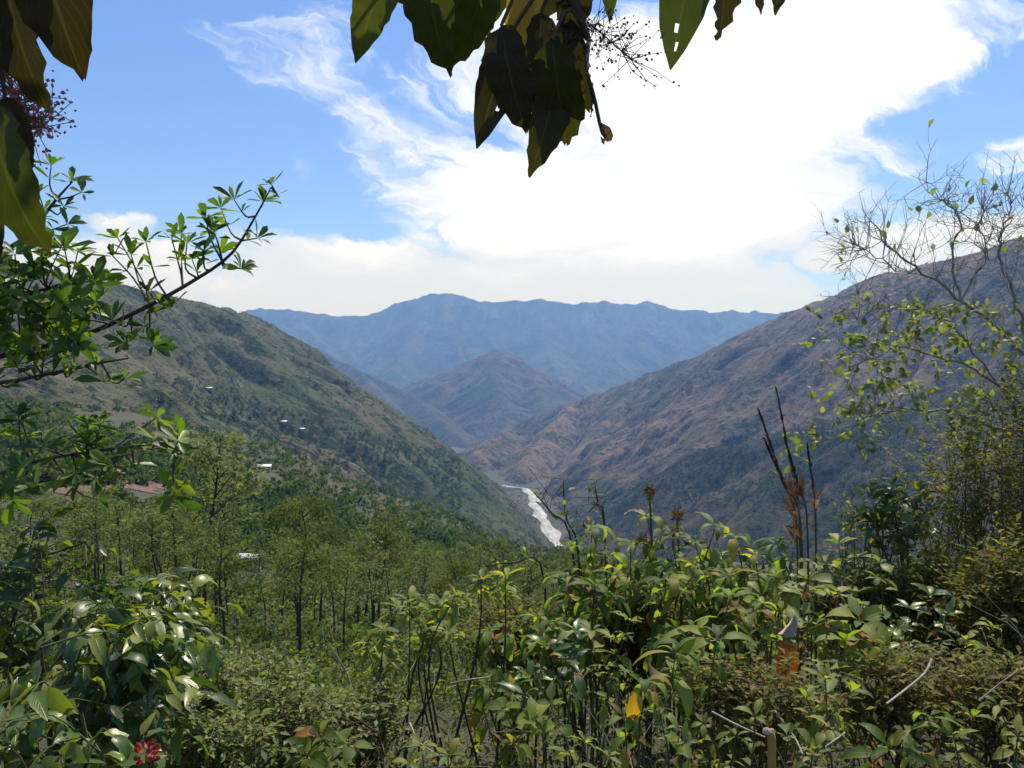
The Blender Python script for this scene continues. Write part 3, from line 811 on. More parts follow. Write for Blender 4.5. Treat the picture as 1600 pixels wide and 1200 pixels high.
def hill_scrub(hill, name, label, box, n, smin, smax, thr, wave):
    x = rng.uniform(box[0], box[1], n); y = rng.uniform(box[2], box[3], n)
    keep = (fbm(x / wave, y / wave, 4) + 0.35 * rng.normal(size=n)) > thr
    x, y = x[keep], y[keep]
    z = hill.h(x, y)
    px, py = screen(np.stack([x, y, z], 1))
    ok = (px > -150) & (px < 1750) & (z > RIVER_Z + 4)
    x, y, z = x[ok], y[ok], z[ok]
    S = rng.uniform(smin, smax, len(x)) * rng.uniform(0.5, 1.0, len(x))
    return scatter_mass(name, label, CLUMP, np.stack([x, y, z - S * 0.5], 1), S, ML['scrub'])
hill_scrub(H_left, 'scrub', 'dark scrub dotted over the olive hillside', (-900, 130, 420, 2350), 26000, 2.0, 5.5, 0.0, 130)
hill_scrub(H_spur, 'scrub', 'dark green scrub wood covering the low spur', (80, 850, 760, 1900), 15000, 2.5, 6.5, -0.12, 150)
hill_scrub(H_right, 'scrub', 'sparse dark bushes along the brown hillside gullies', (0, 1650, 1100, 3600), 16000, 2.5, 6.0, 0.28, 160)

def hill_wood(hill, name, label, box, n, pxr, pyr, smin, smax, wave, thr):
    x = rng.uniform(box[0], box[1], n); y = rng.uniform(box[2], box[3], n); z = hill.h(x, y)
    px, py = screen(np.stack([x, y, z], 1))
    f = fbm(x / wave + 5, y / wave, 4) + 0.15 * rng.normal(size=n)
    ok = (px > pxr[0]) & (px < pxr[1]) & (py > pyr[0] + (px - pxr[0]) * pyr[2]) & (py < pyr[1] + (px - pxr[0]) * pyr[2]) & (f > thr) & (z > RIVER_Z + 3)
    x, y, z = x[ok][:2600], y[ok][:2600], z[ok][:2600]; S = rng.uniform(smin, smax, len(x))
    return scatter_mass(name, label, CROWN2, np.stack([x, y, z - S * 0.25], 1), S, ML['wood'], rng.random(len(x)) * 0.45, 'woodland', rng.uniform(0.8, 1.2, len(x)))
hill_wood(H_left, 'woodland', 'dark trees on the shoulder of the olive hillside', (-620, 60, 600, 1700), 30000, (250, 720), (585, 700, 0.28), 2.0, 4.2, 70, 0.0)
hill_wood(H_spur, 'woodland', 'dark trees along the top of the wooded spur', (80, 800, 800, 1800), 20000, (960, 1420), (690, 800, -0.05), 2.2, 4.5, 90, -0.02)
# riverside trees on the valley floor
n = 5000; k = rng.integers(60, 150, n); off = rng.choice([-1, 1], n) * rng.uniform(14, 150, n)
tg = nrm(np.gradient(rivs, axis=0)); x = rivs[k, 0] - tg[k, 1] * off + rng.normal(size=n) * 8; y = rivs[k, 1] + tg[k, 0] * off + rng.normal(size=n) * 8
dr = poly_dist(x, y, rivs)[0]; ok = dr > 12; x, y = x[ok], y[ok]
hh = np.maximum.reduce([H_left.h(x, y), H_right.h(x, y), H_spur.h(x, y)]); ok = hh < RIVER_Z + 12; x, y, hh = x[ok], y[ok], np.maximum(hh[ok], FLOOR_Z)
S = rng.uniform(2.0, 4.5, len(x))
scatter_mass('woodland', 'green trees lining the banks of the river', CLUMP, np.stack([x, y, hh - S * 0.2], 1), S, ML['scrub'], None, 'woodland')

# houses first, so trees can leave them in view
def ground_hit(px, py, h=gz, d0=20, d1=1100):
    d = np.arange(d0, d1, 0.5)
    x = (px - 800) / F * d; z = EYE + (600 - py) / F * d
    below = np.where(z <= h(x, d))[0]
    return d[below[0]] if len(below) else d1
m, T, o = new_mat('zinc_roof'); geo = T.node('ShaderNodeTexCoord')
wv = T.node('ShaderNodeTexWave'); wv.inputs['Scale'].default_value = 6.0; T.l.new(geo.outputs['Object'], wv.inputs[0])
b = principled(T, Base_Color=T.ramp(T.noise(geo.outputs['Object'], 2.0, 5, 0.6), [(0.3, (0.62, 0.63, 0.64)), (0.7, (0.78, 0.79, 0.8))]), Roughness=0.45)
bp = T.node('ShaderNodeBump'); bp.inputs['Strength'].default_value = 0.4; bp.inputs['Distance'].default_value = 0.05
T.l.new(wv.outputs[1], bp.inputs['Height']); T.l.new(bp.outputs[0], b.inputs['Normal']); T.l.new(b.outputs[0], o.inputs[0]); M_roof = m
def flat_mat(name, c, rough=0.8):
    m, T, o = new_mat(name); geo = T.node('ShaderNodeTexCoord')
    n = T.noise(geo.outputs['Object'], 3.0, 5, 0.6)
    b = principled(T, Base_Color=T.mix(n, tuple(v * 0.75 for v in c), tuple(min(1, v * 1.2) for v in c)), Roughness=rough)
    T.l.new(b.outputs[0], o.inputs[0]); return m
M_adobe = flat_mat('adobe_wall', (0.30, 0.19, 0.12)); M_door = flat_mat('wood_door', (0.12, 0.07, 0.04)); M_pane = flat_mat('dark_window', (0.03, 0.035, 0.04), 0.2)
def boxv(x0, x1, y0, y1, z0, z1):
    V = np.array([(x, y, z) for x in (x0, x1) for y in (y0, y1) for z in (z0, z1)], float)
    return V, np.array([(0, 1, 3, 2), (4, 6, 7, 5), (0, 4, 5, 1), (2, 3, 7, 6), (0, 2, 6, 4), (1, 5, 7, 3)])
HOUSES = []
def house(px, py, wpx, label, h=gz, d=None, rz=0.0):
    d = d or ground_hit(px, py, h)
    x = (px - 800) / F * d
    w = wpx * 0.85 / F * d; dp = w * 0.7; wh = 2.4; rh = w * 0.16
    z = float(h(np.array([x]), np.array([d]))[0])
    root = add('house', None, loc=(x, d, z), label=label, cat='house', group='small houses on the slopes')
    root.rotation_euler = (0, 0, rz)
    V, q = boxv(-w / 2 * .9, w / 2 * .9, -dp / 2 * .9, dp / 2 * .9, -2.5, wh); add('wall', mesh_from('wall', V, q, M_adobe), root)
    e = 0.5
    V = np.array([(-w / 2 - e, -dp / 2 - e, wh - .1), (w / 2 + e, -dp / 2 - e, wh - .1), (w / 2 + e, 0, wh + rh), (-w / 2 - e, 0, wh + rh), (w / 2 + e, dp / 2 + e, wh - .1), (-w / 2 - e, dp / 2 + e, wh - .1)])
    V = np.concatenate([V, V + [0, 0, 0.08]])
    q = np.array([(6, 7, 8, 9), (9, 8, 10, 11), (0, 3, 2, 1), (3, 5, 4, 2), (0, 1, 7, 6), (4, 5, 11, 10), (1, 2, 8, 7), (2, 4, 10, 8), (3, 0, 6, 9), (5, 3, 9, 11)])
    add('roof', mesh_from('roof', V, q, M_roof), root)
    V, q = boxv(-0.45, 0.45, -dp / 2 * .9 - 0.05, -dp / 2 * .9 + 0.03, 0, 2.0); add('door', mesh_from('door', V, q, M_door), root)
    for sx in (-1, 1):
        V, q = boxv(sx * w * .28 - .4, sx * w * .28 + .4, -dp / 2 * .9 - 0.04, -dp / 2 * .9 + 0.03, 1.0, 1.8)
        add('window', mesh_from('window', V, q, M_pane), root)
    HOUSES.append((px, py, wpx, d))
house(413, 737, 22, 'small house with bright zinc roof at the top of the near green slope', rz=0.2)
house(391, 893, 36, 'zinc roofed hut low among the slender trees', rz=-0.15)
house(588, 862, 16, 'tiny hut with pale roof among the trees near the river view')
house(443, 662, 12, 'far white roofed house on the dark wooded shoulder of the olive hillside', H_left.h, rz=0.1)
house(472, 673, 10, 'pale roofed house just below the dark wood on the olive hillside', H_left.h)
house(327, 611, 11, 'small pale roofed house highest on the olive hillside', H_left.h)

# red earth cuts on the near slope
def earth_patch(pxs, dist_off, wid, label, name):
    P = []
    for px, py in pxs:
        d = ground_hit(px, py); P.append(((px - 800) / F * d, d))
    c = resample(np.array(P), 40)
    t = nrm(np.gradient(c, axis=0)); nn = np.stack([-t[:, 1], t[:, 0]], 1)
    rows = []
    for f in np.linspace(-1, 1, 7):
        w = wid * np.clip(0.7 + 1.3 * pn(np.arange(40) / 3.1 + f * 0.3, np.full(40, f * 1.5 + wid)), 0.15, 1.8) * np.sin(np.linspace(0.15, np.pi - 0.15, 40)) ** 0.5
        xy = c + nn * (f * w)[:, None]
        bow = 0.2 * (1 - f * f)
        rows.append(np.concatenate([xy, (gz(xy[:, 0], xy[:, 1]) + 0.15 + bow)[:, None]], 1))
    V = np.stack(rows, 1).reshape(-1, 3); idx = np.arange(40 * 7).reshape(40, 7)
    q = np.stack([idx[:-1, :-1], idx[:-1, 1:], idx[1:, 1:], idx[1:, :-1]], -1).reshape(-1, 4)[:, ::-1]
    add(name, mesh_from(name, V, q, M_earth, True), label=label, kind='structure')
m, T, o = new_mat('red_earth'); geo = T.node('ShaderNodeNewGeometry')
c = T.ramp(T.noise(geo.outputs['Position'], 0.45, 6, 0.75), [(0.35, (0.05, 0.045, 0.022)), (0.5, (0.11, 0.070, 0.045)), (0.7, (0.19, 0.115, 0.075))])
b = principled(T, Base_Color=c, Roughness=0.95); T.l.new(b.outputs[0], o.inputs[0]); M_earth = m
earth_patch([(20, 776), (90, 772), (150, 764), (235, 758), (270, 764)], 0, 5.0, 'red earth track cut across the near slope', 'dirt_road')
earth_patch([(150, 655), (185, 648), (215, 646), (240, 660)], 0, 6.0, 'bare red earth bank on the slope above the track', 'earth_bank')

def clear_of_houses(x, y, top, rad):
    px = 800 + F * x / y; pr = rad * F / y
    py_top = 600 - F * (top - EYE) / y
    bad = np.zeros(len(x), bool)
    for hx, hy, hw, hd in HOUSES:
        bad |= (np.abs(px - hx) < hw * 0.45 + pr) & (y < hd + 4) & (y > hd * 0.25) & (py_top < hy - 2)
    for hx, hy, hw in ((150, 765, 110), (200, 650, 55)):
        bad |= (np.abs(px - hx) < hw) & (py_top < hy) & (600 - F * (gz(x, y) - EYE) / y > hy - 4) & (rng.random(len(x)) < 0.97)
    return ~bad

# far side of the near slope: woodland
n = 9500
d = np.exp(rng.uniform(math.log(150), math.log(640), n)); pxx = rng.uniform(-120, 1650, n); x = (pxx - 800) / F * d
den = fbm(x / 60, d / 60, 4) + 0.25 * rng.normal(size=n)
keep = den > -0.5
x, d = x[keep], d[keep]; z = gz(x, d)
S = rng.uniform(1.6, 3.6, len(x)); st = rng.uniform(0.8, 1.3, len(x))
ok = clear_of_houses(x, d, z + S * 2.0, S)
x, d, z, S, st = x[ok], d[ok], z[ok], S[ok], st[ok]
hue = np.clip(0.45 + 0.5 * fbm(x / 45 + 9, d / 45, 3) + 0.22 * rng.normal(size=len(x)), 0, 0.99)
far = d > 300
scatter_mass('woodland', 'dense green wood over the middle slope above the river', CROWN2, np.stack([x, d, z - S * 0.2], 1)[far], S[far], ML['wood'], hue[far], 'woodland', st[far])
scatter_mass('woodland', 'green trees massed on the middle slope below the small houses', CROWN, np.stack([x, d, z - S * 0.1], 1)[~far], S[~far], ML['wood'], hue[~far], 'woodland', st[~far])

# undergrowth between the trees of the near slope
n = 8000
d = np.exp(rng.uniform(math.log(24), math.log(190), n)); pxx = rng.uniform(-400, 2100, n); x = (pxx - 800) / F * d
z = gz(x, d); S = rng.uniform(0.4, 0.9, n) * np.clip(d / 45, 0.7, 1.6)
ok = clear_of_houses(x, d, z + S * 1.6, S)
x, d, z, S = x[ok], d[ok], z[ok], S[ok]
gap = fbm(x / 7 + 1.5, d / 12, 3) + 0.15 * rng.normal(size=len(x)) > -0.12
x, d, z, S = x[gap], d[gap], z[gap], S[gap]
hue = np.clip(0.45 + 0.6 * fbm(x / 8 + 3, d / 8, 3) + 0.3 * rng.normal(size=len(x)), 0, 0.99)
dk = rng.random(len(x)) < 0.4
scatter_mass('undergrowth', 'dark green bushes between the slender trees', [clump_geo(46, 90 + i, 0.9, 0.27) for i in range(4)], np.stack([x, d, z - S * 0.3], 1)[dk], S[dk] * 1.1, ML['wood'], hue[dk], 'undergrowth')
x, d, z, S, hue = x[~dk], d[~dk], z[~dk], S[~dk], hue[~dk]
scatter_mass('undergrowth', 'low olive undergrowth between the slender trees', [clump_geo(40, 60 + i, 0.9, 0.30) for i in range(4)], np.stack([x, d, z - S * 0.3], 1), S, ML['feather'], hue, 'undergrowth')

# ------------------------------------------------------------------ slender trees on the near slope
def tree_proto(seed, H=6.0, crown0=0.35, wide=1.7, nl=1500, spread=0.5, mat='feather'):
    r = np.random.default_rng(seed)
    top = np.array([r.normal() * 0.3, r.normal() * 0.3, H])
    path = spline([(0, 0, -0.4), (r.normal() * 0.12, r.normal() * 0.12, H * 0.35), (r.normal() * 0.2, r.normal() * 0.2, H * 0.7), top], 14)
    wood = [tube(path, 0.085, 0.022, 6)]
    ends = [top]
    for k in range(15):
        f = r.uniform(crown0, 0.97); i = f * 13; p = path[int(i)] + (path[min(13, int(i) + 1)] - path[int(i)]) * (i % 1)
        a = r.random() * 6.283; L = wide * (0.4 + 0.75 * math.sin(math.pi * min(1, (f - crown0) / (1 - crown0) * 0.8 + 0.25))) * r.uniform(0.55, 1.1)
        e = p + np.array([math.cos(a) * L, math.sin(a) * L, L * r.uniform(0.15, 0.8)])
        bp_ = spline([p, (p + e) / 2 + [0, 0, 0.12 * L], e], 6)
        wood.append(tube(bp_, 0.026, 0.008, 4)); ends += [e, bp_[3], bp_[4] + r.normal(size=3) * 0.15]
        for j in range(2):
            e2 = bp_[3] + nrm(e - p + r.normal(size=3) * 0.8) * L * 0.45
            wood.append(tube(np.stack([bp_[3], (bp_[3] + e2) / 2 + [0, 0, 0.04], e2]), 0.011, 0.005, 3)); ends.append(e2)
    ends = np.array(ends)
    ci = r.integers(0, len(ends), nl); c = ends[ci]; tone = r.random(len(ends))
    P = c + r.normal(size=(nl, 3)) * [spread * 0.48, spread * 0.48, spread * 0.26]
    D = nrm(P - c + r.normal(size=(nl, 3)) * 0.3 + [0, 0, -0.05]); N = nrm(UP + r.normal(size=(nl, 3)) * 0.55)
    V = np.array([(0, 0, 0), (0.2, 0.45, -0.02), (0, 1, -0.14), (-0.2, 0.45, -0.02)])
    leaf = bake((V, np.array([(0, 1, 2, 3)])), frames(P, D, N, r.uniform(0.12, 0.26, nl)), tone[ci] * 0.5 + r.random(nl) * 0.25)
    w = join(wood); l = join([leaf])
    return mesh_from('trunk', w[0], w[1], MB_dark, True), mesh_from('crown', l[0], l[1], ML[mat], False, {'rnd': l[2], 'fix': np.full(len(l[2]), 0.78)})
PROTO = [tree_proto(40, 6.0, 0.5, 1.4, 1300), tree_proto(41, 5.2, 0.42, 1.5, 1100, mat='wood'), tree_proto(42, 6.6, 0.55, 1.2, 1000), tree_proto(43, 4.6, 0.35, 1.6, 1400, mat='wood'), tree_proto(44, 5.6, 0.5, 1.4, 700), tree_proto(45, 4.0, 0.3, 1.4, 1500, mat='olive')]
HP = [6.0, 5.2, 6.6, 4.6, 5.6, 4.0]
def slender(x, y, k, s, label, group):
    root = add('slender_tree', None, loc=(x, y, float(gz(x, y))), label=label, cat='tree', group=group)
    root.scale = (s * rng.uniform(0.85, 1.15), s * rng.uniform(0.85, 1.15), s); root.rotation_euler = (0, 0, rng.random() * 6.28)
    add('trunk', PROTO[k][0], root); add('crown', PROTO[k][1], root)
def tree_at(px, base_py, top_py, k, label, group=None, d=None):
    d = d or ground_hit(px, base_py, d0=12)
    x = (px - 800) / F * d
    g = float(gz(x, d)); top = EYE + (600 - top_py) / F * d
    slender(x, d, k, max(0.4, (top - g) / HP[k]), label, group)
tree_at(322, 985, 685, 0, 'tall slender tree with dark trunk and yellow-green crown beside the zinc roofed house')
tree_at(412, 1040, 915, 2, 'slender tree with bare dark lower trunk behind the glossy shrub', d=24)
tree_at(492, 1000, 872, 4, 'thin forked tree with sparse feathery crown beside the brown shrub', d=27)
tree_at(345, 1040, 930, 1, 'short dark-stemmed tree behind the bright glossy leaves', d=20)
near = ['bare-trunked', 'slim dark-trunked', 'thin forked', 'lanky', 'wispy', 'leaning']
for i, (px, d, tp, k) in enumerate([(250, 16, 905, 2), (300, 19, 860, 4), (352, 15, 930, 1), (440, 22, 850, 0), (462, 17, 900, 4), (520, 20, 905, 2), (540, 16, 960, 4), (585, 24, 880, 0), (470, 13, 965, 1), (355, 26, 820, 0), (630, 26, 890, 2),
                                    (280, 24, 790, 0), (660, 30, 880, 4), (340, 30, 760, 2), (500, 30, 830, 1), (720, 26, 910, 4), (150, 24, 830, 4), (560, 34, 840, 0), (465, 36, 790, 3), (610, 19, 945, 4)]):
    x = (px - 800) / F * d; g = float(gz(x, d)); top = EYE + (600 - tp) / F * d
    slender(x, d, k, max(0.4, (top - g) / HP[k]), near[i % 6] + ' feathery tree just beyond the ' + ('glossy shrub' if px < 330 else 'brown small-leaved shrubs' if px < 540 else 'tall bare stems'), 'near slender trees below the foreground')
zones = [((-60, 260), 'feathery olive tree on the slope above the glossy shrub'), ((260, 480), 'feathery olive tree on the slope round the low zinc hut'),
         ((480, 690), 'feathery green tree on the slope behind the tall bare stems'), ((690, 900), 'feathery green tree on the slope below the river bend'),
         ((900, 1700), 'feathery tree on the slope behind the drooping-leaved shrubs')]
cnt = 0
for tries in range(900):
    if cnt >= 170: break
    d = math.exp(rng.uniform(math.log(34), math.log(165))); px = rng.uniform(-60, 1000) if rng.random() < 0.9 else rng.uniform(1000, 1650)
    x = (px - 800) / F * d; k = int(rng.integers(6)); s = rng.uniform(0.55, 1.15) * (1.0 if d > 50 else 0.9)
    if 640 < px < 900 and d < 60: s *= 0.7
    g = float(gz(x, d))
    if not clear_of_houses(np.array([x]), np.array([d]), np.array([g + HP[k] * s]), np.array([1.2]))[0]: continue
    top_py = 600 - F * (g + HP[k] * s - EYE) / d
    lim = np.interp(px, [0, 250, 400, 560, 700, 850, 1000, 1300, 1600], [690, 690, 730, 790, 815, 850, 860, 860, 760])
    if top_py < lim: continue
    look = ['tall slender', 'spreading', 'narrow high-crowned', 'short bushy', 'thin open-crowned', 'low rounded'][k]
    for (a, b_), lab in zones:
        if a <= px < b_:
            slender(x, d, k, s, look + ' ' + lab + (' near its foot' if d < 55 else ' farther down' if d < 100 else ' towards the brow'), 'slender trees on the near slope'); break
    cnt += 1

# fine undergrowth nearer by, down the first steep metres
n = 3400
d = np.exp(rng.uniform(math.log(7.0), math.log(26), n)); pxx = rng.uniform(-500, 2300, n); x = (pxx - 800) / F * d
z = gz(x, d); S = rng.uniform(0.16, 0.38, n) * np.clip(d / 12, 0.7, 1.6)
hue = np.clip(0.5 + 0.5 * fbm(x / 3 + 3, d / 3, 3) + 0.2 * rng.normal(size=len(x)), 0, 0.99)
gap = fbm(x / 2.2 + 7, d / 3.5, 3) + 0.2 * rng.normal(size=len(x)) > -0.1
x, d, z, S, hue = x[gap], d[gap], z[gap], S[gap] * 1.15, hue[gap] * 0.7
dk = rng.random(len(x)) < 0.6
scatter_mass('undergrowth', 'fine tangled olive undergrowth just beyond the foreground shrubs', [clump_geo(70, 70 + i, 0.9, 0.20) for i in range(4)], np.stack([x, d, z - S * 0.2], 1)[~dk], S[~dk], ML['olive'], hue[~dk], 'undergrowth')
scatter_mass('undergrowth', 'dark tangled undergrowth just beyond the foreground shrubs', [clump_geo(70, 75 + i, 0.9, 0.17) for i in range(4)], np.stack([x, d, z - S * 0.2], 1)[dk], S[dk], ML['wood'], hue[dk] * 0.8, 'undergrowth')
# grey dead branches standing in it
pr = []
for k in range(260):
    dd_ = math.exp(rng.uniform(math.log(7.5), math.log(26))); px = rng.uniform(220, 900)
    b0 = on_ground(px, dd_); v = rdir(1, 1.4)[0] * rng.uniform(0.4, 1.3)
    pr.append(tube(np.stack([b0, b0 + v * 0.5 + rng.normal(size=3) * 0.06, b0 + v]), 0.008, 0.003, 3))
V, q, r = join(pr)
add('dead_branches', mesh_from('dead_branches', V, q, MB_pale, True), label='grey dead branches standing in the undergrowth below the shrubs', cat='undergrowth', kind='stuff')

# ground cover and litter under the foreground shrubs
def litter(name, label, key, n, dmin, dmax, hmax, smin, smax, cat, pxr=(-600, 2500), flat=0.6):
    d = np.exp(rng.uniform(math.log(dmin), math.log(dmax), n)); pxx = rng.uniform(*pxr, n); x = (pxx - 800) / F * d
    g = gz(x, d); P = np.stack([x, d, g + rng.random(n) ** 1.6 * hmax], 1)
    D = rdir(n, 0.0); N = nrm(UP + rng.normal(size=(n, 3)) * flat)
    V, q, r = bake(LEAF[key][0], frames(P, D, N, rng.uniform(smin, smax, n)), rng.random(n))
    return add(name, mesh_from(name, V, q, LEAF[key][1].materials[0], True, {'rnd': r}), label=label, cat=cat, kind='stuff')
litter('ground_cover', 'small olive leaves of the ground cover under the shrubs', 'olive', 24000, 1.8, 9, 0.34, 0.02, 0.055, 'ground cover')
litter('ground_cover', 'brownish herb leaves tangled along the foot of the shrubs', 'brownish', 14000, 1.8, 8, 0.30, 0.02, 0.05, 'ground cover')
litter('leaf_litter', 'dry brown leaf litter lying on the ground', 'dry1', 3500, 1.8, 8, 0.14, 0.03, 0.08, 'leaf litter')
# tangle of thin dead stems
parts = []
for k in range(900):
    d = math.exp(rng.uniform(math.log(2.2), math.log(7.5))); px = rng.uniform(250, 1750)
    b0 = on_ground(px, d); v = rdir(1, 0.7)[0] * rng.uniform(0.12, 0.5)
    parts.append(tube(np.stack([b0, b0 + v * 0.5 + rng.normal(size=3) * 0.03, b0 + v]), 0.0022, 0.001, 3))
V, q, r = join(parts[:450])
add('dead_stems', mesh_from('dead_stems', V, q, MB_brown, True), label='thin brown dead stems tangled among the shrubs', cat='undergrowth', kind='stuff')
for k in range(150):
    d = math.exp(rng.uniform(math.log(2.5), math.log(6.0))); px = rng.uniform(850, 1750)
    b0 = on_ground(px, d); v = rdir(1, 1.1)[0] * rng.uniform(0.4, 0.95)
    parts.append(tube(spline([b0, b0 + v * 0.55 + [0, 0, 0.08], b0 + v + rng.normal(size=3) * 0.06], 6), 0.0032, 0.0012, 3))
V, q, r = join(parts[450:])
add('straw_stems', mesh_from('straw_stems', V, q, MB_straw, True), label='thin straw-coloured dead stems tangled among the shrubs', cat='undergrowth', kind='stuff')

# ------------------------------------------------------------------ overhanging tree above the camera
root_p = np.array([-1.75, -0.9, float(gz(-1.75, -0.9)) - 0.05])
ov = Plant('overhanging_tree', 'overhanging tree with big dark drooping leaves framing the sky', 'tree', root_p)
ov.solid('trunk', [tube(spline([root_p, (-1.7, -0.8, 1.2), (-1.55, -0.5, 2.3), (-1.2, 0.0, 2.9), (-0.7, 0.6, 3.1)], 18), 0.085, 0.035, 8)], MB_dark)
br1 = spline([(-1.2, 0.0, 2.9), (-0.6, 0.5, 2.75), (-0.1, 0.9, 2.35), (0.06, 1.02, 2.17), (0.10, 1.05, 2.10)], 16)
br2 = spline([(-0.7, 0.6, 3.1), (-0.2, 1.0, 2.85), (0.2, 1.1, 2.42), (0.3, 1.1, 2.28)], 12)
br3 = spline([(-1.55, -0.5, 2.3), (-0.9, 0.2, 2.35), (-0.5, 0.6, 2.1), (-0.42, 0.62, 1.98)], 12)
br4 = spline([(-0.7, 0.6, 3.1), (-0.2, 1.3, 3.2), (0.3, 2.0, 3.25), (0.8, 2.6, 3.4)], 14)
for p, r0, r1 in ((br1, 0.022, 0.004), (br2, 0.018, 0.004), (br3, 0.018, 0.004), (br4, 0.03, 0.008)):
    ov.solid('branch', [tube(p, r0, r1, 6)], MB_dark)
def hang(key, b, t, d, n=(0.0, -1, 0.25), dd=0.0, rnd=None, roll=0.0):
    """one leaf from its foot pixel to its tip pixel at depth d (tip dd metres farther)"""
    P = Wp(b[0], b[1], d); Q = Wp(t[0], t[1], d + dd)
    N = np.array([math.sin(roll), -math.cos(roll), 0.2])
    ov.leaf(key, P, Q - P, N, np.linalg.norm(Q - P) * 1.04, rnd)
    return P
feet = []
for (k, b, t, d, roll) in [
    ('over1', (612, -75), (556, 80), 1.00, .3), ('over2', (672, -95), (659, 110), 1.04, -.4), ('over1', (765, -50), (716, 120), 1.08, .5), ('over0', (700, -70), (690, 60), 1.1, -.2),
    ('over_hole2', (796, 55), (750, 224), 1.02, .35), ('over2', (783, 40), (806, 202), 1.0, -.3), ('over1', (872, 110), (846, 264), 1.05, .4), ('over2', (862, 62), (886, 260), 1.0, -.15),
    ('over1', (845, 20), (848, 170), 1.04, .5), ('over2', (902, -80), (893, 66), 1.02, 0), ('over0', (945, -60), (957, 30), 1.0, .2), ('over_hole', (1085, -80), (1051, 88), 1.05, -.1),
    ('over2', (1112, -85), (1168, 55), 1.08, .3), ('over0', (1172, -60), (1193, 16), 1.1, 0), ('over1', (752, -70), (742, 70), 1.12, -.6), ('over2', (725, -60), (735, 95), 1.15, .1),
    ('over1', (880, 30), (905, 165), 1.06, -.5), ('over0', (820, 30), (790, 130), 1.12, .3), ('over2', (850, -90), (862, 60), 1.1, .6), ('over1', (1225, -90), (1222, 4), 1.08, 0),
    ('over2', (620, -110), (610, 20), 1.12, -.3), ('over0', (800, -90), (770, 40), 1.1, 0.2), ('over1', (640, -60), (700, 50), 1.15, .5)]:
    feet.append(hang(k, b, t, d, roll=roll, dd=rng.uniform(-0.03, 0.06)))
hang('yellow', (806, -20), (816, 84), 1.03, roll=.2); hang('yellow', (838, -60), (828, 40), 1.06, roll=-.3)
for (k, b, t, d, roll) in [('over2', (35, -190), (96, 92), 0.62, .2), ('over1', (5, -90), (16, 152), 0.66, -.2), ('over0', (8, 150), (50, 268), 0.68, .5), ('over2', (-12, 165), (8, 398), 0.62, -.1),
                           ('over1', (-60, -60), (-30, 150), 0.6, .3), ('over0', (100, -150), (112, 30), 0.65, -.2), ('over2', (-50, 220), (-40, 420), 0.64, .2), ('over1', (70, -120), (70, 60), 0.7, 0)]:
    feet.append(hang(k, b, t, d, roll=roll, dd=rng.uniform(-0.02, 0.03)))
# leaf stalks up to the branches
allbr = np.concatenate([br1, br2, br3])
st = []
for f in feet:
    j = np.argmin(np.linalg.norm(allbr - f, axis=1)); a = allbr[j]
    st.append(tube(spline([a, (a + f) / 2 + [0, 0, 0.03], f], 6), 0.0035, 0.0022, 4))
ov.solid('leaf_stalk', st, MB_dark, kind='stuff')
# more of the same crown above the frame: it shades the leaves in view
for p in (br1, br2, br4):
    for i in range(2, len(p)):
        for k in range(5 if p is br4 else 3):
            q_ = p[i] + rng.normal(size=3) * [0.22, 0.20, 0.12]
            if q_[2] - 0.22 < EYE + 0.50 * q_[1] + 0.06: q_[2] = EYE + 0.50 * q_[1] + 0.30 + rng.random() * 0.3
            ov.leaf('over%d' % rng.integers(3), q_, rdir(1, -1.2)[0], rng.normal(size=3), rng.uniform(0.14, 0.2))
# seed panicles
def panicle(pl, start, pts, mat, name, size, n, spread, stem_mat):
    path = spline([start] + pts, 10)
    pr = [tube(path, 0.0018, 0.0008, 4)]; P = []
    for k in range(n):
        b0 = path[int(rng.integers(4, 10))]; e = b0 + rng.normal(size=3) * spread
        pr.append(tube(np.stack([b0, (b0 + e) / 2 + rng.normal(size=3) * spread * 0.15, e]), 0.0007, 0.0004, 3)); P.append(e)
        for j in range(2): P.append(e + rng.normal(size=3) * spread * 0.22)
    stalk = pl.solid('flower_stalk', pr, stem_mat)
    P = np.array(P)
    octa = np.array([(1, 0, 0), (-1, 0, 0), (0, 1, 0), (0, -1, 0), (0, 0, 1.3), (0, 0, -1.3)], float); fc = np.array([(0, 2, 4), (2, 1, 4), (1, 3, 4), (3, 0, 4), (2, 0, 5), (1, 2, 5), (3, 1, 5), (0, 3, 5)])
    b_ = bake((octa, fc), frames(P, rdir(len(P)), rdir(len(P)), rng.uniform(0.6, 1.3, len(P)) * size), rng.random(len(P)))
    pl.solid(name, [b_], mat, kind='stuff', parent=stalk)
panicle(ov, br1[-2], [Wp(925, 40, 1.05), Wp(985, 92, 1.05)], ML['bud'], 'flower_buds', 0.0017, 80, 0.022, MB_dark)
panicle(ov, br3[-1], [Wp(15, 130, 0.72), Wp(60, 200, 0.74)], ML['pink'], 'flower_buds', 0.0017, 150, 0.016, MB_pink)
dp = spline([br1[-1], Wp(917, 110, 1.0), Wp(928, 150, 1.0), Wp(940, 205, 1.0), Wp(948, 214, 1.0)], 10)
ov.solid('withered_stalk', [tube(dp, 0.003, 0.002, 4)], MB_dark)
hang('dry2', (940, 192), (962, 234), 1.0, rnd=0.0); hang('over0', (915, 108), (932, 178), 1.0, roll=1.2)
ov.finish(300)

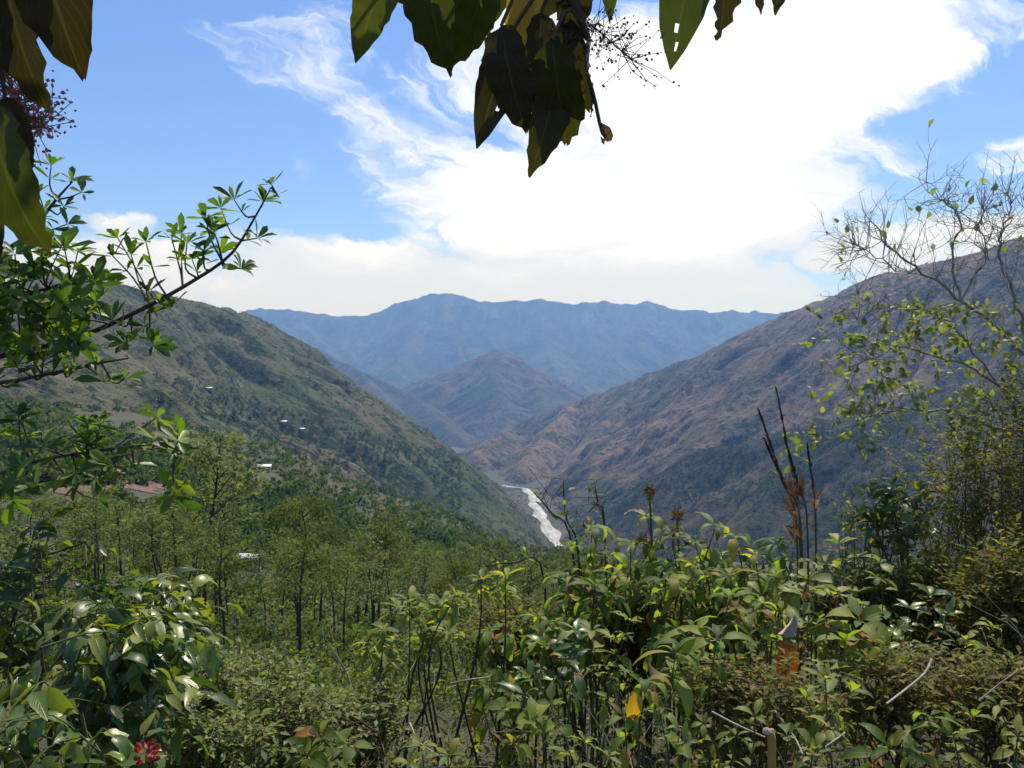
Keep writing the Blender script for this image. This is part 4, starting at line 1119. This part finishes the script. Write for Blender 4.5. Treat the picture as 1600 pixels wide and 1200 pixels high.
# ------------------------------------------------------------------ left tree: leathery leaf rosettes against the sky
lb = on_ground(-190, 4.3)
lt = Plant('leathery_leaved_tree', 'tree with leaf rosettes on a long branch reaching across the sky and olive hillside', 'tree', lb)
trunk = spline([lb, Wp(-180, 900, 4.3), Wp(-150, 650, 4.25), Wp(-120, 480, 4.2), Wp(-90, 300, 4.2), Wp(-60, 180, 4.2)], 20)
lt.solid('trunk', [tube(trunk, 0.07, 0.02, 8)], MB_dark)
def lbranch(pts, r0, r1, n=18):
    p = spline([Wp(*a) for a in pts], n); lt.solid('branch', [tube(p, r0, r1, 6)], MB_dark); return p
B1 = lbranch([(-150, 640, 4.25), (-60, 575, 4.15), (20, 552, 4.1), (120, 528, 4.05), (220, 484, 4.0), (300, 440, 3.95), (360, 398, 3.92), (398, 340, 3.9), (424, 292, 3.9)], 0.019, 0.003, 26)
B2 = lbranch([(-120, 480, 4.2), (-40, 420, 4.25), (40, 370, 4.3), (85, 315, 4.3), (112, 285, 4.3)], 0.018, 0.004, 14)
B3 = lbranch([(-130, 520, 4.2), (-40, 470, 4.2), (60, 455, 4.15), (130, 430, 4.1)], 0.016, 0.004, 12)
B4 = lbranch([(-175, 820, 4.3), (-60, 770, 4.1), (40, 725, 3.95), (150, 705, 3.85), (270, 690, 3.8)], 0.018, 0.004, 16)
B5 = lbranch([(-150, 660, 4.25), (-50, 610, 4.1), (50, 590, 4.0), (140, 570, 3.95), (200, 560, 3.9)], 0.014, 0.004, 12)
tw = []
def rosette(br, target, n=8, L=0.103, d=None, elev=0.55):
    t3 = Wp(*target)
    j = int(np.argmin(np.linalg.norm(br - t3, axis=1) + 0.5 * np.abs(np.arange(len(br)) - len(br) * 0.5) / len(br)))
    a = br[j]
    p = spline([a, (a + t3) / 2 + rng.normal(size=3) * 0.02 + [0, 0, -0.03], t3], 7)
    tw.append(tube(p, 0.006, 0.003, 4))
    ax = nrm(p[-1] - p[-2] + [0, 0, 0.02])
    node_leaves(lt, 'obov', t3, ax, n, L, elev, 0.3)
    if rng.random() < 0.6: node_leaves(lt, 'obov', p[4], ax, 3, L, 0.4, 0.3)
for (px, py, dd) in [(424, 288, 3.9), (412, 315, 3.9), (366, 312, 3.85), (345, 325, 4.0), (322, 340, 3.9), (334, 362, 3.95), (292, 380, 3.95), (268, 372, 4.0), (283, 365, 4.1), (228, 378, 4.0),
                     (184, 372, 4.05), (176, 400, 4.0), (205, 398, 4.05), (318, 392, 3.85), (345, 395, 4.0), (402, 372, 3.9), (376, 420, 3.9), (300, 405, 3.95), (250, 470, 3.95), (232, 455, 3.95), (266, 480, 3.9),
                     (225, 510, 3.9), (240, 540, 3.95), (195, 535, 3.9), (175, 500, 3.9), (150, 470, 4.0), (130, 500, 3.95), (105, 545, 3.9), (60, 560, 3.9), (85, 500, 4.0)]:
    rosette(B1, (px, py, dd), int(rng.integers(6, 10)))
for (px, py, dd) in [(112, 282, 4.3), (128, 300, 4.2), (80, 258, 4.3), (100, 322, 4.25), (60, 300, 4.35), (65, 340, 4.2), (30, 330, 4.2), (105, 350, 4.2), (40, 380, 4.3), (12, 280, 4.3), (85, 385, 4.2)]:
    rosette(B2, (px, py, dd), int(rng.integers(6, 9)))
for k in range(55):
    rosette(B3, (rng.uniform(-40, 150), rng.uniform(385, 540), rng.uniform(3.8, 4.4)), 8, 0.13)
for k in range(27):
    rosette(B4, (rng.uniform(0, 290), rng.uniform(650, 790), rng.uniform(3.6, 4.1)), 7, 0.125, elev=0.2)
for k in range(10):
    rosette(B5, (rng.uniform(-20, 230), rng.uniform(545, 600), rng.uniform(3.8, 4.1)), 6, 0.11)
lt.solid('twig', tw, MB_dark, kind='stuff')
lt.finish(300)

# ------------------------------------------------------------------ glossy shrubs, lower left
GL = 'glossy large-leaved shrubs'
twiggy('glossy_shrub', 'glossy shrub with big drooping silvery-shining leaves and a red flower at its foot', 'shrub', 120, 3.0, (170, 1010, 2.75), (0.42, 0.40, 0.36), 58, 'glossy', 0.128, MB_green, GL, 7, 0.055, 0.013, 300, droop=0.25)
twiggy('glossy_shrub', 'glossy shrub with upright dense leaves under the rosette tree', 'shrub', -40, 3.6, (60, 930, 3.5), (0.55, 0.45, 0.40), 66, 'glossy', 0.115, MB_green, GL, 7, 0.05, 0.013, 300, droop=0.15)
twiggy('glossy_shrub', 'glossy shrub with a pale arching leaf spray below the slender trees', 'shrub', 230, 3.9, (235, 925, 3.7), (0.34, 0.35, 0.26), 40, 'glossy', 0.12, MB_green, GL, 7, 0.055, 0.012, 220, droop=0.2)
twiggy('glossy_shrub', 'low glossy shrub with broad leaves beside the red flower', 'shrub', 60, 2.5, (40, 1140, 2.35), (0.40, 0.30, 0.24), 40, 'glossy', 0.12, MB_green, GL, 7, 0.055, 0.012, 220, droop=0.2)
# red flower and white flower head at its foot
def flower_head(name, label, px, py, d, mat, n, R, petal, group=None):
    g = on_ground(px, d); c = Wp(px, py, d)
    pl = Plant(name, label, 'flower', g, group)
    pl.solid('stem', [tube(spline([g, (g + c) / 2 + [0.02, 0, 0], c], 8), 0.004, 0.003, 5)], MB_green)
    D = rdir(n, 0.35); P = c + D * R * rng.uniform(0.4, 1.0, (n, 1))
    V, q = leaf_geo('lance', 0.45, 0.4, 0.3, 3)
    b_ = bake((V, q), frames(P, nrm(D + rng.normal(size=(n, 3)) * 0.4), rdir(n), rng.uniform(0.7, 1.2, n) * petal), rng.random(n))
    pl.solid('flower', [b_], mat)
flower_head('red_flower', 'ragged red flower head at the foot of the glossy shrub', 228, 1180, 2.05, ML['red'], 70, 0.026, 0.020)
flower_head('white_flower', 'cluster of small white flowers beside the glossy shrub', 235, 1108, 2.6, ML['white'], 40, 0.035, 0.02)

# brown small-leaved shrubs, low centre left
BS = 'brown small-leaved shrubs'
for (px, d, cpx, cpy, cd, rad, lab) in [
    (330, 3.9, 330, 1085, 3.7, (0.36, 0.3, 0.26), 'brownish small-leaved shrub next to the glossy leaves'),
    (450, 3.6, 440, 1130, 3.4, (0.36, 0.3, 0.24), 'brownish small-leaved shrub round the white-flecked leaves'),
    (560, 4.2, 560, 1120, 4.0, (0.34, 0.3, 0.22), 'brownish small-leaved shrub at the foot of the bare stems'),
    (400, 5.0, 400, 1060, 4.8, (0.42, 0.3, 0.22), 'brownish small-leaved shrub under the dark slender trunks'),
    (300, 2.9, 330, 1170, 2.75, (0.30, 0.2, 0.18), 'brownish small-leaved shrub behind the red flower')]:
    twiggy('small_leaved_shrub', lab, 'shrub', px, d, (cpx, cpy, cd), rad, 150, 'brownish', 0.042, MB_brown, BS, 12, 0.022, 0.008, 150)
shrub('broad_leaved_herb', 'low herb with broad pale green leaves among the brown shrubs', 'herb', 520, 3.3, [(500, 1150, 3.2), (545, 1165, 3.1), (480, 1180, 3.0)], 'ovate', 0.10, MB_green, None, 6, 3)

# ------------------------------------------------------------------ tall bare stems with leafy tops, centre
TS = 'tall bare stems with leafy tops'
tops = [(572, 1005), (600, 985), (622, 950), (640, 940), (655, 955), (672, 975), (690, 940), (712, 930), (735, 945), (752, 905), (776, 915), (606, 1030), (700, 985), (580, 1050), (790, 900), (660, 1000)]
desc = ['leaning by the brown shrub', 'with a wide leaf tuft', 'rising in the thick of the stems', 'with the highest yellow-green tuft']
for i, (tx, ty) in enumerate(tops):
    dd = rng.uniform(4.2, 5.4)
    shrub('tall_stem', 'tall dark bare stem with yellow-green leaf tuft ' + ('next to the brown small-leaved shrub' if tx < 615 else 'in the thick of the stem clump' if tx < 700 else 'next to the drooping-leaved shrub'), 'plant', tx + rng.uniform(-70, 70), dd, [(tx, ty, dd)], 'stem', 0.115, MB_dark, TS, 10, 3, 0.15, 0.035, rng.uniform(0.005, 0.010), 0.35, 0.15, 60)

# ------------------------------------------------------------------ drooping-leaved shrubs, right of centre
DS = 'drooping broad-leaved shrubs'
for (px, d, tp, lab) in [
    (925, 5.0, [(925, 822, 4.9), (900, 852, 4.8), (950, 868, 4.8)], 'drooping-leaved shrub in front of the lower river bend'),
    (1010, 5.2, [(1012, 810, 5.1), (985, 850, 5.0), (1050, 835, 5.0)], 'drooping-leaved shrub below the brown seed heads'),
    (1110, 5.0, [(1118, 822, 4.9), (1085, 845, 4.9), (1150, 840, 4.9)], 'drooping-leaved shrub in front of the dark wooded spur'),
    (905, 4.6, [(890, 900, 4.5), (930, 915, 4.4), (965, 900, 4.5)], 'drooping-leaved shrub with dark hanging leaves beside the bare twigs'),
    (1060, 4.6, [(1040, 905, 4.5), (1090, 890, 4.5), (1140, 900, 4.5)], 'drooping-leaved shrub with mixed green and brown leaves'),
    (820, 4.6, [(800, 990, 4.4), (840, 965, 4.5), (765, 985, 4.5)], 'drooping-leaved shrub beside the tall bare stems'),
    (1190, 4.9, [(1180, 865, 4.8), (1215, 850, 4.8), (1240, 880, 4.7)], 'drooping-leaved shrub at the foot of the dry stalks')]:
    shrub('drooping_shrub', lab, 'shrub', px, d, tp + [(tp[0][0] + rng.uniform(-50, 50), tp[0][1] + rng.uniform(60, 120), tp[0][2] - 0.2) for _ in range(3)], 'droop', 0.19, MB_green, DS, 7, 4, 0.0, 0.11, 0.009, 0.2, 0.6, 240)
# seed heads above them
for (px, py, d, lab) in [(1015, 768, 5.1, 'brown dried seed head on a thick green stalk above the drooping leaves'), (1058, 806, 5.1, 'small brown seed head just above the drooping leaves')]:
    g = on_ground(px, d); c = Wp(px, py, d); pl = Plant('seed_head', lab, 'plant', g, 'brown seed heads')
    pl.solid('stalk', [tube(spline([g, (g + c) / 2 + [0.03, 0, 0], c], 10), 0.011, 0.007, 6)], MB_green)
    nn = 110; D = rdir(nn, 0.5); V, q = leaf_geo('lance', 0.22, 0.3, 0.3, 3)
    pl.solid('head', [bake((V, q), frames(c + D * 0.012, D, rdir(nn), rng.uniform(0.02, 0.048, nn)), rng.random(nn))], ML['dry'])
    nn = 14; V, q = leaf_geo('lance', 0.3, 1.0, 0.3, 4)
    pl.solid('sepals', [bake((V, q), frames(np.repeat([c], nn, 0) + [0, 0, -0.06] + rng.normal(size=(nn, 3)) * 0.015, rdir(nn, 0.2), np.repeat([UP], nn, 0), rng.uniform(0.03, 0.055, nn)), rng.random(nn))], ML['stemtop'])
# bare twigs in front of the river
for (px, pts, lab) in [(905, [(905, 880), (885, 810), (880, 755)], 'upright bare twig in front of the river'), (912, [(895, 860), (860, 800), (835, 770)], 'leaning bare twig crossing the river view'),
                       (950, [(945, 830), (935, 790), (930, 760)], 'short bare twig beside the drooping leaves'), (850, [(850, 900), (800, 880), (760, 885)], 'arched bare twig lying over the feathery trees')]:
    d = 5.3; g = on_ground(px, d); pl = Plant('bare_twig', lab, 'twig', g, 'bare twigs by the river view')
    p = spline([g] + [Wp(a, b, d) for a, b in pts], 14); pr = [tube(p, 0.010, 0.004, 5)]
    for k in range(9):
        b0 = p[int(rng.integers(5, 14))]; pr.append(tube(np.stack([b0, b0 + rdir(1, 0.5)[0] * 0.10, b0 + rdir(1, 0.8)[0] * 0.18]), 0.003, 0.0015, 3))
    pl.solid('stem', pr, MB_dark)
    for k in range(10): pl.leaf('stem0', p[int(rng.integers(7, 14))] + rng.normal(size=3) * 0.03, rdir(1, 0.5)[0], UP + rng.normal(size=3) * .4, rng.uniform(0.04, 0.07))
    pl.finish(60)

# ------------------------------------------------------------------ broad-leaved plants, lower right
PS = 'broad-leaved weeds in the foreground'
weeds = [(1090, 3.4, [(1085, 985, 3.3), (1120, 1000, 3.2), (1055, 1020, 3.2)], 'droop', 0.18, 'weed with large pale drooping leaves beside the orange dead leaf'),
         (1150, 3.8, [(1140, 935, 3.7), (1175, 960, 3.7)], 'droop', 0.17, 'weed with upright bright leaf below the drooping shrubs'),
         (1270, 4.2, [(1262, 905, 4.1), (1300, 930, 4.1), (1325, 945, 4.0), (1250, 960, 4.0)], 'lime', 0.14, 'weed with round lime leaves beside the pale curled leaf'),
         (1360, 3.9, [(1345, 970, 3.8), (1320, 1000, 3.7), (1375, 1010, 3.7), (1350, 1040, 3.6)], 'ovate', 0.165, 'weed with large lit heart-shaped leaves'),
         (1440, 4.4, [(1420, 950, 4.3), (1455, 930, 4.3), (1480, 960, 4.2), (1400, 985, 4.2)], 'glossy', 0.11, 'weed with blue-green leaves beside the white stick'),
         (1530, 4.2, [(1510, 1000, 4.1), (1550, 980, 4.1), (1580, 1030, 4.0)], 'stem', 0.10, 'weed with small leaves at the foot of the olive thicket'),
         (1300, 3.2, [(1290, 1060, 3.1), (1330, 1080, 3.0), (1260, 1090, 3.0)], 'stem', 0.10, 'weed with yellowing leaves over the dead twigs'),
         (1430, 2.9, [(1415, 1145, 2.8), (1450, 1120, 2.8), (1390, 1170, 2.7)], 'droop', 0.12, 'weed with pale hanging leaf pair at the foot of the white stick'),
         (1000, 3.1, [(1005, 1075, 3.0), (1030, 1110, 2.9), (975, 1120, 2.9)], 'droop', 0.11, 'weed with one bright yellow leaf over brown litter'),
         (860, 3.7, [(850, 1010, 3.6), (885, 1030, 3.5), (830, 1060, 3.5), (900, 985, 3.6)], 'glossy', 0.11, 'leafy weed with dark oval leaves between bare stems and brown litter'),
         (930, 3.9, [(925, 985, 3.8), (960, 1000, 3.8), (985, 970, 3.8), (945, 1040, 3.7)], 'stem', 0.10, 'leafy weed under the dark hanging leaves'),
         (800, 3.0, [(790, 1110, 2.9), (830, 1130, 2.9), (860, 1100, 2.9)], 'ovate', 0.10, 'leafy weed beside the green grass blades'),
         (1120, 2.9, [(1100, 1130, 2.8), (1150, 1150, 2.8), (1180, 1120, 2.8), (1070, 1160, 2.7)], 'stem', 0.08, 'low weed under the large pale drooping leaves'),
         (1240, 2.8, [(1230, 1150, 2.7), (1270, 1170, 2.6), (1300, 1140, 2.7)], 'lime', 0.075, 'low weed round the yellow stub'),
         (1540, 3.0, [(1520, 1120, 2.9), (1560, 1100, 2.9), (1590, 1150, 2.8), (1490, 1150, 2.8)], 'stem', 0.08, 'low weed among the dead twigs by the olive thicket'),
         (930, 2.7, [(915, 1160, 2.6), (950, 1180, 2.6), (890, 1175, 2.6)], 'stem', 0.075, 'low weed on the brown litter'),
         (680, 2.9, [(660, 1165, 2.8), (700, 1180, 2.8), (640, 1190, 2.7)], 'stem', 0.07, 'low weed at the foot of the tall stems'),
         (1220, 4.6, [(1210, 900, 4.5), (1190, 930, 4.4), (1240, 925, 4.4)], 'lime', 0.11, 'weed with mixed oval leaves below the dry stalks'),
         (1340, 5.2, [(1310, 850, 5.1), (1340, 870, 5.1), (1375, 880, 5.0), (1290, 880, 5.0)], 'lime', 0.11, 'weed with yellow-green leaves beside the fresh green bush'),
         (1480, 5.6, [(1450, 870, 5.5), (1490, 850, 5.5), (1530, 880, 5.4), (1420, 900, 5.4)], 'stem', 0.10, 'weed with scattered yellow leaves in front of the olive thicket')]
for (px, d, tp, kind, L, lab) in weeds:
    shrub('leafy_weed', lab, 'plant', px, d, tp, kind, L * 1.05, MB_green, PS, 5, 4, 0.15, 0.085, 0.006, 0.18, 0.6, 160)
# filler shrubs of small olive leaves behind and between
OS = 'olive small-leaved thicket shrubs'
for (px, d, cpx, cpy, cd, rad, nt, L, lab) in [
    (1500, 6.8, 1530, 760, 6.8, (0.85, 0.6, 0.85), 210, 0.055, 'tall olive thicket draped over the pale-barked tree'),
    (1600, 6.2, 1620, 700, 6.2, (0.6, 0.6, 1.0), 150, 0.05, 'tall dark olive thicket against the pale trunk'),
    (1480, 5.6, 1480, 940, 5.5, (0.6, 0.5, 0.45), 230, 0.05, 'olive thicket behind the yellow-leaved weed'),
    (1580, 5.0, 1580, 930, 4.9, (0.5, 0.4, 0.45), 200, 0.05, 'olive thicket above the white stick'),
    (1330, 5.8, 1330, 930, 5.7, (0.55, 0.4, 0.40), 200, 0.05, 'olive thicket behind the heart-shaped leaves'),
    (1130, 5.4, 1130, 950, 5.3, (0.55, 0.4, 0.40), 200, 0.05, 'olive thicket behind the large pale leaves'),
    (980, 5.2, 980, 975, 5.1, (0.55, 0.4, 0.36), 200, 0.05, 'olive thicket behind the yellow leaf'),
    (800, 5.6, 800, 985, 5.5, (0.5, 0.4, 0.30), 170, 0.05, 'olive thicket behind the tall stems'),
    (1850, 5.2, 1850, 820, 5.2, (0.7, 0.5, 0.6), 150, 0.05, 'olive thicket beyond the sparse tree'),
    (1400, 3.6, 1420, 1080, 3.5, (0.45, 0.3, 0.26), 150, 0.038, 'olive thicket round the heart-shaped leaves'),
    (1180, 3.4, 1170, 1090, 3.3, (0.45, 0.3, 0.24), 150, 0.038, 'olive thicket below the orange dead leaf'),
    (1560, 3.6, 1570, 1090, 3.5, (0.42, 0.3, 0.28), 150, 0.038, 'olive thicket under the white stick')]:
    twiggy('olive_shrub', lab, 'shrub', px, d, (cpx, cpy, cd), rad, nt, 'olive', L * 1.25, MB_brown, OS, 17, 0.026, 0.006, 100)
# fresh green bush
twiggy('green_bush', 'fresh green broad-leaved bush in front of the sparse tree', 'shrub', 1395, 6.0, (1395, 800, 5.9), (0.32, 0.3, 0.30), 46, 'glossy', 0.13, MB_green, None, 7, 0.05, 0.012, 250)
twiggy('pale_sprig', 'thin sprig with a few pale leaves beside the dry stalks', 'plant', 1320, 5.6, (1325, 800, 5.5), (0.10, 0.1, 0.16), 9, 'lime', 0.06, MB_green, None, 4, 0.05, 0.007, 60)

# dry dark stalks
for (px, tip, base_d, w, lab) in [(1245, (1187, 645), 5.0, 1.0, 'leaning dry stalk with long dark seed spike'), (1250, (1214, 612), 5.05, 0.5, 'thin tall dry stalk rising highest above the shrubs'),
                                  (1262, (1228, 690), 4.95, 0.8, 'brown dry stalk with ragged spike between the others'), (1275, (1262, 700), 5.1, 0.6, 'short pale brown dry stalk beside the green sprig'), (1252, (1196, 690), 4.9, 0.8, 'shorter leaning stalk with reddish seed spike')]:
    g = on_ground(px, base_d); tp = Wp(tip[0], tip[1], base_d); b1 = Wp(px, 830, base_d)
    pl = Plant('dry_stalk', lab, 'plant', g, 'dry stalks with seed spikes')
    p = spline([g, b1, (b1 * 0.5 + tp * 0.5) + [0.01, 0, 0], tp], 22); pl.solid('stalk', [tube(p, 0.009, 0.002, 5)], MB_brown)
    nn = int(150 * w); i = rng.uniform(13, 21, nn); c = np.array([[np.interp(v, np.arange(22), p[:, j]) for j in range(3)] for v in i])
    V, q = leaf_geo('lance', 0.25, 0.2, 0.4, 3)
    ax = nrm(p[-1] - p[12]); D = nrm(ax * 2.4 + rng.normal(size=(nn, 3)) * 0.22)
    pl.solid('seed_spike', [bake((V, q), frames(c, D, rdir(nn), rng.uniform(0.03, 0.05, nn)), rng.random(nn))], ML['seed'])
    nn = 9; i = rng.uniform(6, 12, nn); c = np.array([[np.interp(v, np.arange(22), p[:, j]) for j in range(3)] for v in i])
    V, q = leaf_geo('lance', 0.12, 1.2, 0.5, 4)
    pl.solid('dry_leaves', [bake((V, q), frames(c, nrm(ax + rng.normal(size=(nn, 3)) * 0.3), rdir(nn), rng.uniform(0.1, 0.2, nn)), rng.random(nn))], ML['dry'])

# ------------------------------------------------------------------ sparse pale-barked tree, right
tb = on_ground(1680, 7.0)
rt = Plant('sparse_tree', 'sparse tree with pale twisted branches and few lime leaves against the sky', 'tree', tb)
tr = spline([tb, Wp(1670, 850, 7.0), Wp(1640, 680, 6.95), Wp(1615, 570, 6.9), Wp(1600, 500, 6.9)], 16)
rt.solid('trunk', [tube(tr, 0.06, 0.035, 8)], MB_pale)
limbs = [([(1615, 570, 6.9), (1560, 510, 6.8), (1500, 470, 6.7), (1440, 420, 6.7), (1395, 395, 6.6), (1360, 345, 6.6)], 0.030),
         ([(1600, 500, 6.9), (1575, 440, 6.8), (1560, 380, 6.8), (1578, 340, 6.8), (1575, 305, 6.8)], 0.026),
         ([(1500, 470, 6.7), (1490, 400, 6.7), (1500, 340, 6.6), (1470, 315, 6.6), (1447, 285, 6.6)], 0.018),
         ([(1440, 420, 6.7), (1400, 420, 6.7), (1350, 390, 6.6), (1330, 380, 6.6)], 0.012),
         ([(1640, 680, 6.95), (1560, 600, 6.7), (1470, 560, 6.6), (1400, 545, 6.5), (1340, 570, 6.4)], 0.024),
         ([(1640, 700, 6.95), (1540, 660, 6.7), (1440, 640, 6.5), (1360, 650, 6.4), (1300, 700, 6.3)], 0.022),
         ([(1560, 600, 6.7), (1480, 500, 6.5), (1400, 480, 6.5), (1340, 500, 6.4)], 0.016),
         ([(1600, 500, 6.9), (1630, 420, 6.8), (1610, 360, 6.8), (1640, 315, 6.7)], 0.022),
         ([(1500, 470, 6.7), (1540, 400, 6.6), (1530, 350, 6.6), (1545, 320, 6.6)], 0.014)]
tw = []
for li, (pts, r0) in enumerate(limbs):
    p = spline([Wp(*a) for a in pts], 20); p[1:-1] += rng.normal(size=(18, 3)) * 0.012
    rt.solid('branch', [tube(p, r0 * 0.62, r0 * 0.16, 6)], MB_pale)
    for k in range(40):
        a = p[int(rng.integers(3, 20))]; v = nrm(p[-1] - p[0]) * 0.4 + rdir(1, 0.55)[0]
        e = a + nrm(v) * rng.uniform(0.12, 0.42)
        q_ = spline([a, (a + e) / 2 + rng.normal(size=3) * 0.035, e], 7); tw.append(tube(q_, 0.0038, 0.0014, 4))
        for j in range(3):
            b0 = q_[int(rng.integers(2, 7))]; e2 = b0 + nrm(nrm(e - a) + rng.normal(size=3) * 0.6) * rng.uniform(0.06, 0.22)
            tw.append(tube(np.stack([b0, (b0 + e2) / 2 + rng.normal(size=3) * 0.01, e2]), 0.0022, 0.0011, 3))
            low_ = screen(e2)[1][0] > 470
            if rng.random() < (0.9 if low_ else 0.12):
                for _ in range(int(rng.integers(2, 5)) if low_ else 1):
                    rt.leaf('lime%d' % rng.integers(3), e2 + rng.normal(size=3) * 0.01, rdir(1, -0.1)[0], UP + rng.normal(size=3) * 0.4, rng.uniform(0.05, 0.09))
rt.solid('twig', tw, MB_pale, kind='stuff')
rt.finish(300)

# ------------------------------------------------------------------ small single things in the foreground
def stick(pts, r0, r1, label, mat=None):
    P3 = spline([Wp(*a) for a in pts], 10)
    V, q, r = join([tube(P3, r0, r1, 6)])
    c = P3[0]
    add('dry_twig', mesh_from('dry_twig', V - c, q, mat or MB_straw, True), loc=tuple(c), label=label, cat='twig', group='pale dry twigs')
stick([(1640, 1040, 3.7), (1560, 1052, 3.6), (1500, 1058, 3.5), (1478, 1052, 3.5)], 0.010, 0.006, 'long white stick lying across the weeds under the olive thicket')
stick([(1456, 1030, 3.3), (1445, 1052, 3.25), (1418, 1075, 3.2), (1385, 1100, 3.1)], 0.006, 0.004, 'crooked straw twig beside the heart-shaped leaves')
stick([(1112, 1112, 3.0), (1150, 1132, 2.95), (1195, 1152, 2.9)], 0.004, 0.003, 'thin straw twig ending at the yellow stub')
stick([(705, 1068, 4.0), (735, 1062, 3.9), (765, 1058, 3.9)], 0.006, 0.003, 'short pale twig among the tall stems')
stick([(640, 1130, 3.8), (655, 1160, 3.7), (685, 1180, 3.7)], 0.006, 0.003, 'bent pale twig at the foot of the tall stems')
stick([(1210, 1110, 3.1), (1240, 1150, 3.0), (1255, 1180, 2.9)], 0.004, 0.003, 'straw twig slanting past the yellow stub')
stick([(1280, 1175, 2.8), (1300, 1160, 2.8), (1320, 1145, 2.85)], 0.004, 0.003, 'short straw twig near the low weed')
stick([(1530, 1095, 3.2), (1560, 1070, 3.2), (1590, 1048, 3.2)], 0.004, 0.002, 'grey straw twig rising to the white stick')
# curled pale leaf over the orange dead leaf, on a brown stem
g = on_ground(1222, 3.6); pl = Plant('withered_plant', 'withered stem with pale curled leaf and hanging orange leaf', 'plant', g)
p = spline([g, Wp(1228, 1040, 3.6), Wp(1222, 985, 3.6)], 8); pl.solid('stem', [tube(p, 0.008, 0.005, 5)], MB_brown)
V, q = leaf_geo('ovate', 0.5, 0.5, 1.2, 8, 0.05, cols=2)
M_pale = flat_mat('bleached_leaf', (0.46, 0.36, 0.28)); M_oran = leaf_mat('orange_leaf', [(0, (0.30, 0.085, 0.02)), (1, (0.34, 0.10, 0.025))], 0.6, 0.3, 0.3)
pl.solid('curled_leaf', [bake((V, q), frames(np.array([Wp(1216, 990, 3.58)]), np.array([Wp(1266, 950, 3.5) - Wp(1216, 990, 3.58)]), np.array([[0.6, -1, .2]]), [0.12]), np.zeros(1))], M_pale)
pl.solid('orange_leaf', [bake((V, q), frames(np.array([Wp(1222, 1000, 3.58)]), np.array([Wp(1224, 1072, 3.5) - Wp(1222, 1000, 3.58)]), np.array([[0.1, -1, .1]]), [0.21]), np.zeros(1))], M_oran)
# yellow stub, yellow leaf
g = on_ground(1200, 2.8); pl = Plant('cut_stub', 'thick yellow cut plant stub', 'plant', g)
p = spline([g, Wp(1206, 1170, 2.8), Wp(1198, 1145, 2.8)], 8); pl.solid('stem', [tube(p, 0.017, 0.013, 8)], flat_mat('yellow_stalk', (0.40, 0.27, 0.07)))
cap = tube(np.stack([p[-1], p[-1] + [0, 0, 0.012], p[-1] + [0, 0, 0.02]]), np.array([0.016, 0.013, 0.002]), 0, 8); pl.solid('cut_top', [cap], M_pale)
g = on_ground(995, 3.0); pl = Plant('yellow_leaved_sprig', 'small sprig with one bright yellow hanging leaf', 'plant', g)
p = spline([g, Wp(1000, 1110, 2.95), Wp(1008, 1066, 2.95)], 8); pl.solid('stem', [tube(p, 0.006, 0.004, 5)], MB_green)
pl.leaf('yellow', Wp(992, 1080, 2.9), Wp(990, 1132, 2.88) - Wp(992, 1080, 2.9), [0, -1, 0.2], 0.13)
for k in range(4): pl.leaf('droop2', p[-1], rdir(1, 0.3)[0], UP, 0.11)
pl.finish(20)
# grass tufts
for (px, d, n, L, lab) in [(778, 2.8, 7, 0.42, 'tuft of upright green blades in front of the leafy weed'), (300, 2.5, 6, 0.30, 'tuft of broad shining blades behind the red flower'), (655, 2.7, 5, 0.26, 'small tuft of blades at the foot of the tall stems'), (1345, 4.6, 9, 0.5, 'tuft of thin blades beside the dry stalks')]:
    g = on_ground(px, d); pl = Plant('grass_tuft', lab, 'grass', g, 'grass tufts')
    for k in range(n): pl.leaf('blade%d' % rng.integers(2), g + rng.normal(size=3) * [0.03, 0.03, 0], rdir(1, 3.0)[0], [rng.normal() * .5, -1, 0.3], L * rng.uniform(0.7, 1.1))
    pl.finish(40, name='blade')
